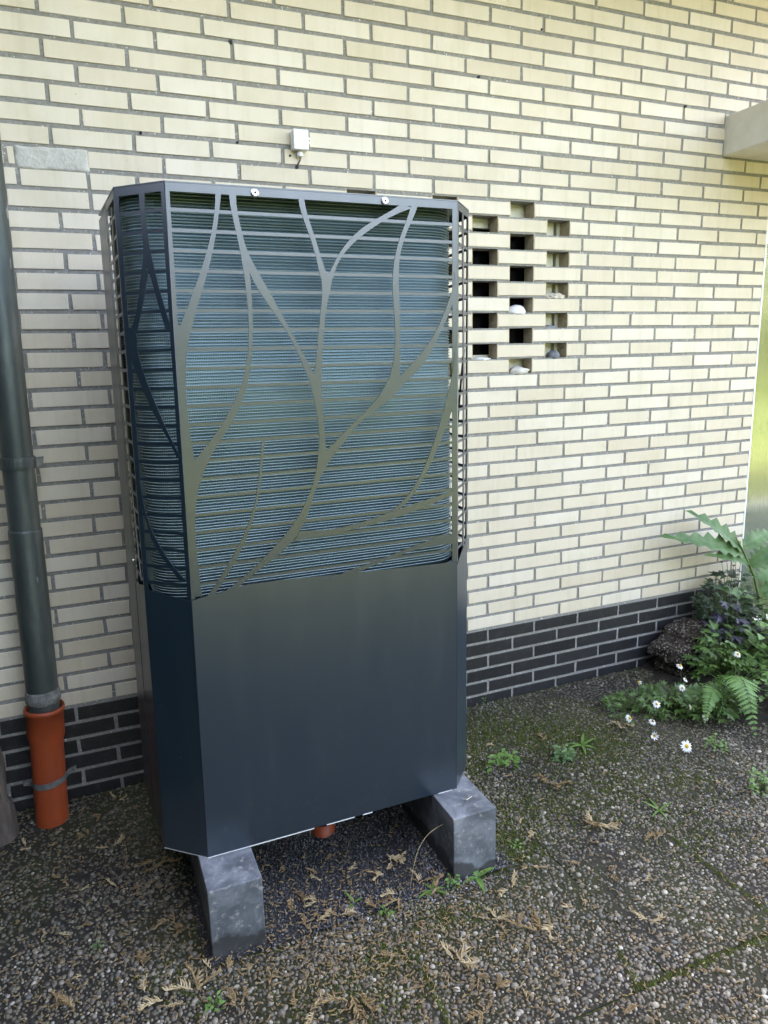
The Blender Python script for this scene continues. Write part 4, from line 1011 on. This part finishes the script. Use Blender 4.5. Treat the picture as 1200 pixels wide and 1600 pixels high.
# -- leafy clumps
def clump(name, centre, spread, height, nleaf, lsize, m_, label, seed, lobes=3, cat='plant', group=None, aspect=.75, stems=True, depth=.4, sub=3, msmooth=False):
    rr = random.Random(seed); p = plant(name, centre, label, cat, group); lm, sm = MB(), MB(); c = V3(centre)
    for i in range(nleaf):
        a = rr.uniform(0, 6.28); q = math.sqrt(rr.random()); hgt = height * (rr.uniform(.25, 1.0) * (1 - .45 * q * q))
        tip = c + Vector((math.cos(a) * q * spread[0], math.sin(a) * q * spread[1], hgt))
        root = c + Vector((math.cos(a) * q * spread[0] * .25, math.sin(a) * q * spread[1] * .25, 0))
        if stems: sm.tube(curve_pts(root, tip, hgt * .15, 5), [.0014, .0013, .0012, .0010, .0009], 4)
        out = Vector((math.cos(a) * .8 + rr.uniform(-.5, .5), math.sin(a) * .8 - .35 + rr.uniform(-.5, .5), rr.uniform(-.1, .35))).normalized()
        nm = Vector((rr.uniform(-.4, .4), -.45 + rr.uniform(-.4, .4), 1)).normalized(); ls = lsize * rr.uniform(.6, 1.25)
        side = out.cross(nm).normalized()
        if sub == 1: leaf_blade(lm, tip, out, ls, ls * aspect, nm, lobes=0, curl=.25, n=6, seed=i)
        else:
            for k in range(sub):
                b = (k - (sub - 1) / 2); d = (out + side * b * .85).normalized()
                leaf_blade(lm, tip, d, ls * (1 - .14 * abs(b)), ls * aspect * .62, nm, lobes=lobes, depth=depth, curl=.2, shape=.62, seed=i * 7 + k)
    ppart(lm, 'leaves', m_, p, msmooth)
    if stems: ppart(sm, 'stems', M['stem'], p)
    return p
clump('columbine', (2.93, -.14, .05), (.20, .12), .46, 170, .052, M['leaf_dark'], 'dark green columbine bush growing above the rough stone', 21)
clump('columbine', (2.86, -.24, .05), (.17, .10), .32, 100, .05, M['leaf_purple'], 'low purple tinged leafy plant right behind the rough stone', 22)
clump('cranesbill', (2.74, -.33, .04), (.20, .13), .25, 170, .044, M['leaf_mid'], 'mid green lobed leaf clump right of the rough stone', 23)
clump('cranesbill', (3.10, -.30, .05), (.22, .18), .36, 160, .055, M['leaf_mid'], 'mid green leafy clump at the right edge below the thistle', 24)
clump('daisy_foliage', (2.32, -.42, .0), (.17, .13), .11, 190, .034, M['leaf_mid'], 'low feathery daisy leaves spreading left over the paving', 25, lobes=4, depth=.6, aspect=.5)
clump('daisy_foliage', (2.45, -.55, .0), (.18, .11), .15, 190, .037, M['leaf_mid'], 'low green leaves under the daisies in front of the rough stone', 26, lobes=4, depth=.6, aspect=.5)
clump('daisy_foliage', (2.14, -.36, .0), (.15, .12), .07, 70, .03, M['leaf_mid'], 'sparse feathery leaves at the far left tip of the flower edge', 29, lobes=4, depth=.6, aspect=.5)
clump('ground_ivy', (2.90, -.58, .0), (.30, .14), .14, 190, .036, M['leaf'], 'bright green creeping leaves under the right fern', 27, sub=1, aspect=.75)
clump('bindweed', (2.98, -.42, .05), (.14, .08), .36, 45, .05, M['leaf'], 'pale green bindweed with pointed leaves climbing among the dark ones', 28, sub=1, aspect=.7)
# long grass-like stalks
def stalks(label, centre, n, L, seed):
    rr = random.Random(seed); p = plant('grass_tuft', centre, label, 'grass'); mb = MB(); c = V3(centre)
    for i in range(n):
        a = rr.uniform(0, 6.28); e = c + Vector((math.cos(a) * L * rr.uniform(.4, 1), math.sin(a) * L * .6 - .03, L * rr.uniform(.15, .8)))
        mb.tube(curve_pts(c + Vector((rr.uniform(-.03, .03), rr.uniform(-.03, .03), 0)), e, L * .15, 7), [.0016, .0015, .0014, .0012, .001, .0008, .0005], 4)
    ppart(mb, 'blades', M['stem'], p)
stalks('loose pale stalks among the daisies right of the rough stone', (2.62, -.48, .0), 16, .26, 3)
stalks('thin stalks at the right edge above the fern', (2.95, -.45, .03), 14, .34, 5)

# -- thistle-like tall plant
def big_leaf(mb, a, b, width, arch, lobes, seed, nm):
    a, b = V3(a), V3(b); d = b - a; leaf_blade(mb, a, d + Vector((0, 0, arch)), d.length * 1.05, width, nm, lobes=max(4, lobes - 2), depth=.48, curl=.30, shape=.66, seed=seed, fold=.25)
yth = -.17
th = plant('thistle', (3.06, yth, .05), 'tall sow thistle with big jagged leaves by the glass door', 'plant')
tw = lambda x, y, Y=yth: on_y(x, y, Y)
base_ = np.array((3.06, yth, .05)); mid_ = tw(1192, 960); topc = tw(1160, 858)
sm = MB(); sm.tube([V3(base_), V3(tw(1197, 1040)), V3(mid_), V3(tw(1178, 900)), V3(topc), V3(tw(1150, 840))], [.008, .0075, .007, .006, .005, .003], 8); ppart(sm, 'stem', M['stem'], th)
for i, (a, b, w, arch, lb) in enumerate((((1160, 862), (1104, 798), .10, .03, 8), ((1163, 868), (1072, 838), .11, .06, 9), ((1160, 855), (1215, 838), .10, .05, 8), ((1180, 905), (1150, 848), .065, .02, 7), ((1182, 905), (1235, 900), .10, .06, 8), ((1190, 950), (1140, 920), .075, .05, 8), ((1195, 980), (1250, 960), .10, .05, 8), ((1195, 1000), (1150, 985), .075, .03, 7), ((1172, 885), (1222, 862), .11, .05, 8), ((1186, 925), (1232, 935), .11, .05, 8), ((1170, 880), (1128, 868), .07, .04, 7))):
    mb = MB(); dy = (.0, -.05, -.04, .03, -.06, -.05, -.05, -.06, -.09, -.10, -.08)[i]
    big_leaf(mb, tw(*a), on_y(*b, yth + dy), w, arch, lb, i + 3, (0, -.75, .65)); ppart(mb, 'leaf', M['leaf_blue'], th, False)
# dark seed heads of the columbine
sh = plant('seed_stalk', (2.98, -.15, .10), 'thin stalks with small dark seed heads against the wall', 'plant'); mb, hm = MB(), MB()
for k, (x, y) in enumerate(((1135, 868), (1142, 872), (1150, 866), (1128, 880), (1158, 875), (1146, 885))):
    e = on_y(x, y, -.12); mb.tube(curve_pts((2.98, -.15, .10), e, .02, 6), .0011, 4)
    for q in range(4):
        d = Vector((rnd.uniform(-1, 1), rnd.uniform(-1, 1), 1.3)).normalized(); hm.tube([V3(e), V3(e) + d * .006, V3(e) + d * .013], [.0012, .0022, .0006], 5)
ppart(mb, 'stalks', M['leaf_dark'], sh); ppart(hm, 'seed_heads', M['leaf_dark'], sh)

# -- small weeds in the paving
def weed(px_, py_, label, n, L, lsize, m_, seed, kind='rosette', lobes=3):
    P = on_z(px_, py_); c = V3(P); rr = random.Random(seed); p = plant('weed', c, label, 'weed'); lm, sm = MB(), MB()
    for i in range(n):
        a = 2 * math.pi * i / n + rr.uniform(-.4, .4)
        if kind == 'rosette':
            leaf_blade(lm, c + Vector((0, 0, .003)), (math.cos(a), math.sin(a), rr.uniform(.15, .7)), L * rr.uniform(.6, 1.1), lsize, (0, 0, 1), lobes=lobes, depth=.4, curl=.3, seed=i, shape=.62)
        else:
            e = c + Vector((math.cos(a) * L * .55, math.sin(a) * L * .4, L * rr.uniform(.35, 1))); sm.tube(curve_pts(c, e, L * .1, 5), .0011, 4)
            for q in range(4):
                b = a + rr.uniform(-1.6, 1.6); leaf_blade(lm, e - Vector((0, 0, .012 * q)), (math.cos(b), math.sin(b) - .2, .25), lsize * rr.uniform(.7, 1.2), lsize * .62, (0, -.4, 1), lobes=lobes, depth=.25, curl=.3, seed=i * 9 + q, shape=.6, n=6)
    ppart(lm, 'leaves', m_, p, False)
    if sm.v: ppart(sm, 'stems', M['stem'], p)
weed(785, 1200, 'leafy green weed standing on the paving right of the heat pump', 9, .085, .026, M['leaf'], 31, 'stalk', 4)
weed(880, 1186, 'low blue green leafy weed on the paving, middle one of three', 16, .05, .022, M['leaf_blue'], 32, 'stalk', 4)
weed(910, 1166, 'small dandelion-like rosette with narrow leaves on the mossy paving', 6, .075, .013, M['leaf'], 33, 'rosette', 0)
weed(748, 1092, 'round leaved seedling at the foot of the black bricks', 8, .07, .020, M['leaf'], 34, 'stalk', 0)
weed(1030, 1268, 'sparse pale grass seedling alone in the right half of the paving', 6, .07, .008, M['leaf'], 35, 'rosette', 0)
weed(1190, 1235, 'weed with broad leaves at the right edge of the paving', 9, .07, .024, M['leaf'], 36, 'stalk', 0)
weed(1118, 1172, 'small light green sprout below the left fern', 7, .07, .018, M['leaf'], 37, 'stalk', 0)
weed(745, 1372, 'upright two-leaved seedling at the foot of the right stone block', 4, .075, .018, M['leaf'], 38, 'rosette', 0)
weed(676, 1392, 'narrow leaved seedling beside the right stone block, in the grit', 6, .055, .011, M['leaf'], 39, 'rosette', 0)
weed(553, 1412, 'tiny upright seedling among brown sprigs at the front of the grit', 3, .05, .010, M['leaf'], 40, 'rosette', 0)
weed(603, 1430, 'tiny round leaved seedling at the slab joint before the grit', 5, .025, .014, M['leaf'], 41, 'stalk', 0)
weed(806, 1325, 'small sprout in the paving just right of the right stone block', 5, .03, .012, M['leaf'], 42, 'stalk', 0)
weed(335, 1575, 'small bright seedling at the bottom, below the left stone block', 7, .03, .013, M['leaf'], 43, 'stalk', 0)
weed(152, 1482, 'little bluish seedling on the dark paving at the lower left', 5, .022, .010, M['leaf_blue'], 44, 'stalk', 0)
weed(708, 1382, 'small green tuft touching the front of the right stone block', 6, .03, .013, M['leaf'], 45, 'stalk', 0)
# dry grass stalk leaning on the right block
a_, b_ = on_z(640, 1395), on_y(692, 1288, -.93)
m = MB(); m.tube(curve_pts(a_, b_, .05, 10, (-.02, 0, 0)), [.0008] * 9 + [.0005], 5); tag(m.build('dry_stalk', M['sprig_pale'], smooth=True), 'thin dry bent grass stalk beside the right stone block', 'stalk')

# ---- moss along the slab joints
def moss_line(a, b, w, n, seed):
    rr = np.random.RandomState(seed); a = on_z(*a); b = on_z(*b); V = []; F_ = []
    base = np.array([(1, 0, 0), (0, 1, 0), (-1, 0, 0), (0, -1, 0), (0, 0, 1)], float)
    for i in range(n):
        t = rr.rand(); dens = .5 + .5 * math.sin(t * 17 + seed)
        if rr.rand() > .35 + .65 * dens: continue
        c = a + (b - a) * t + np.array((rr.normal(0, w), rr.normal(0, w), -.0005)); s = rr.uniform(.0025, .0065)
        k = len(V); V += list(c + base * s * np.array((1, 1, 1.1))); F_ += [(k, k + 1, k + 4), (k + 1, k + 2, k + 4), (k + 2, k + 3, k + 4), (k + 3, k, k + 4)]
    return V, F_
VV, FF = [], []
for k, (cx_, cy_, rx_, ry_, n) in enumerate(((870, 1150, 150, 45, 4200), (960, 1230, 150, 50, 900), (1110, 1300, 110, 60, 600), (850, 1260, 110, 50, 700), (560, 1560, 130, 40, 300), (740, 1185, 30, 40, 500), (800, 1320, 35, 40, 420), (940, 1165, 70, 25, 500), (610, 1500, 60, 30, 260), (1090, 1220, 60, 30, 300), (700, 1430, 60, 20, 260), (760, 1150, 30, 30, 300))):
    r_ = np.random.RandomState(50 + k)
    for i in range(n):
        P = on_z(cx_ + r_.normal(0, .5) * rx_, cy_ + r_.normal(0, .5) * ry_)
        if P[1] > -.05 or (GRX[0] < P[0] < GRX[1] and P[1] > GRY[0]): continue
        s_ = r_.uniform(.002, .0062); P[2] = .0005; o_ = len(VV)
        VV += list(P + np.array([(s_, 0, 0), (0, s_, 0), (-s_, 0, 0), (0, -s_, 0), (0, 0, s_ * 1.2)])); FF += [(o_, o_ + 1, o_ + 4), (o_ + 1, o_ + 2, o_ + 4), (o_ + 2, o_ + 3, o_ + 4), (o_ + 3, o_, o_ + 4)]
for k, (a, b, w, n) in enumerate((((990, 1545), (1230, 1452), .006, 700), ((1050, 1308), (1230, 1447), .004, 450), ((648, 1485), (706, 1610), .005, 260), ((960, 1475), (1000, 1545), .004, 160), ((775, 1100), (835, 1146), .003, 60), ((640, 1460), (760, 1420), .02, 160), ((780, 1290), (800, 1340), .02, 220), ((240, 1520), (330, 1560), .03, 200))):
    v, f = moss_line(a, b, w, n, k); o_ = len(VV); VV += v; FF += [tuple(i + o_ for i in q) for q in f]
mm = MB(); mm.v = [tuple(map(float, v)) for v in VV]; mm.f = FF
mossm = leaf_material('bright_moss', (.032, .038, .007), (.065, .082, .012), (.11, .145, .02), .95, 40, .1)
tag(mm.build('joint_moss_tufts', mossm, normals=False), 'green moss growing in the joints between the paving slabs', 'moss', kind='stuff')

# ---- fallen conifer sprigs
def sprig_mesh(seed, m_, L=.05):
    rr = random.Random(seed); mb = MB(); n = rr.randint(6, 11); bend = rr.uniform(-.22, .22); pts = [Vector((0, 0, .004))]; d = Vector((1, 0, .12))
    for i in range(n):
        d = (d + Vector((0, bend + rr.uniform(-.25, .25), rr.uniform(-.15, .10)))).normalized(); q = pts[-1] + d * L / n; q.z = max(q.z, .003); pts.append(q)
    mb.tube(pts, [.0016 * (1 - .5 * i / n) for i in range(n + 1)], 5)
    for i in range(1, n + 1):
        for sg in (-1, 1):
            if rr.random() < .2: continue
            l = L * rr.uniform(.18, .42) * (1 - .4 * i / n); dd = (Vector((.75, sg * rr.uniform(.5, .9), rr.uniform(-.05, .5)))).normalized()
            bpts = [pts[i], pts[i] + dd * l * .5 + Vector((0, 0, .001)), pts[i] + dd * l + Vector((l * .2, 0, rr.uniform(-.002, .005)))]
            mb.tube(bpts, [.0013, .0019, .0006], 4)
            for _q in range(rr.choice((0, 1, 2, 2))):
                d2 = (dd + Vector((rr.uniform(.2, .9), rr.uniform(-.8, .8), rr.uniform(-.1, .4)))).normalized(); b1 = bpts[0].lerp(bpts[2], rr.uniform(.3, .8)); mb.tube([b1, b1 + d2 * l * rr.uniform(.35, .6)], [.0016, .0007], 4)
    return mb.mesh('sprig', m_)
SM = [sprig_mesh(k, M['sprig'] if k % 3 else M['sprig_pale']) for k in range(14)]
spots = []
for z_, l in (((0, 1050, 2.91), '100,810,1.2 255,780,1 380,730,1.3 335,850,.9 520,800,1.3 570,860,.9 720,880,1.6 300,930,1.2 405,975,.9 530,985,.9 660,990,1.2 75,1135,.9 375,1160,.9 320,1205,.9 190,1220,1 800,1155,1.7 690,1275,.9 625,1310,1.2 375,1390,.7 185,1410,.8 290,1420,.8 255,1550,1.6 660,1465,1.2 745,1530,1.5 900,1460,1.8 1040,1370,1.1 1080,1540,1.4 960,1360,1 540,590,1.2 420,660,1.1 120,660,.9'),
              ((380, 1180, 2.857), '210,650,1.5 330,660,1.3 330,545,1.2 190,530,1 470,660,1 440,730,1.2 660,500,1.9 690,660,1.6 600,700,1.3 280,780,1.4 330,760,1.3 780,580,1.1 860,610,1.3 910,705,1 480,1090,2 300,1150,1.3 340,1095,.9 240,1130,1.1 760,850,1.1 665,890,1.2 980,930,1.6 1050,1000,1.1 1150,1045,1 1085,1150,1.1 1100,740,1 890,800,1 120,1030,1 830,1000,1 365,490,.9 470,530,.9 620,560,1.5 850,560,1'),
              ((700, 1040, 2.4), '350,285,1.3 140,305,1 640,235,1.7 590,400,1 410,455,1.9 345,440,1.3 545,605,2 325,632,1.2 745,660,1.5 565,665,.9 610,790,1.2 735,815,1.1 300,765,1.3 495,745,1 845,905,1.1 500,880,1 165,960,1.4 350,1000,1.7 265,980,1.2 215,1000,1.2 760,975,1.3 45,1120,1.5 110,1170,1.1 200,1215,1.2 140,1310,1.4 280,1220,1 770,1070,.9 990,1155,.9 210,420,1 270,600,.9 240,840,1.3 385,960,1.1 660,1320,1.1 300,1050,.9 470,910,1 1010,440,1.2 760,745,.8 1180,750,1.1')):
    for s_ in l.split():
        x, y, k = map(float, s_.split(',')); spots.append((z_[0] + x / z_[2], z_[1] + y / z_[2], k))
for i, (x, y, k) in enumerate(spots):
    P = on_z(x, y); ing = GRX[0] < P[0] < GRX[1] and P[1] > GRY[0]
    if ing: P[2] = grit_z(P[0], P[1])
    zone = 'on the grit under the heat pump' if ing else ('on the dark paving left of the heat pump' if P[0] < .17 else ('on the paving in front of the heat pump' if P[0] < 1.06 else 'on the paving right of the heat pump'))
    for q in range(3 if k > 1.55 else 2 if k > 1.15 else 1):
        o = link('conifer_sprig', SM[(i * 5 + q * 3) % 14]); s_ = k * rnd.uniform(.50, .80)
        o.location = (P[0] + q * rnd.uniform(-.02, .02), P[1] + q * rnd.uniform(-.015, .015), P[2] + .004 + .004 * q); o.scale = (s_, s_, s_ * 1.1)
        o.rotation_euler = (rnd.uniform(-.3, .3), rnd.uniform(-.15, .05), rnd.uniform(0, 6.28))
        look = ('large ' if s_ > 1.0 else 'tiny ' if s_ < .62 else 'small ') + ('pale tan' if (i * 5 + q * 3) % 14 % 3 == 0 else 'brown')
        tag(o, look + ' dry conifer sprig lying ' + zone, 'twig', 'fallen conifer sprigs ' + zone)
# crumbs of the same litter, too small to count
lit = MB()
for i in range(4500):
    if i % 3: x, y = rnd.uniform(-40, 1240), rnd.uniform(1120, 1640)
    else: x, y = rnd.gauss(560, 170), rnd.gauss(1470, 60)
    P = on_z(x, y)
    if P[1] > -.06 or P[0] > 2.3: continue
    h = (grit_z(P[0], P[1]) if (GRX[0] < P[0] < GRX[1] and P[1] > GRY[0]) else .0) + .004
    a = rnd.uniform(0, 6.28); L = rnd.uniform(.005, .018); d = Vector((math.cos(a), math.sin(a), rnd.uniform(-.1, .3))) * L; p0 = Vector((P[0], P[1], h + .002))
    lit.tube([p0, p0 + d * .5, p0 + d], [.0012, .0018, .0005], 4)
tag(lit.build('litter_crumbs', M['sprig'], normals=False), 'small brown crumbs of conifer litter strewn over the paving', 'litter', kind='stuff')
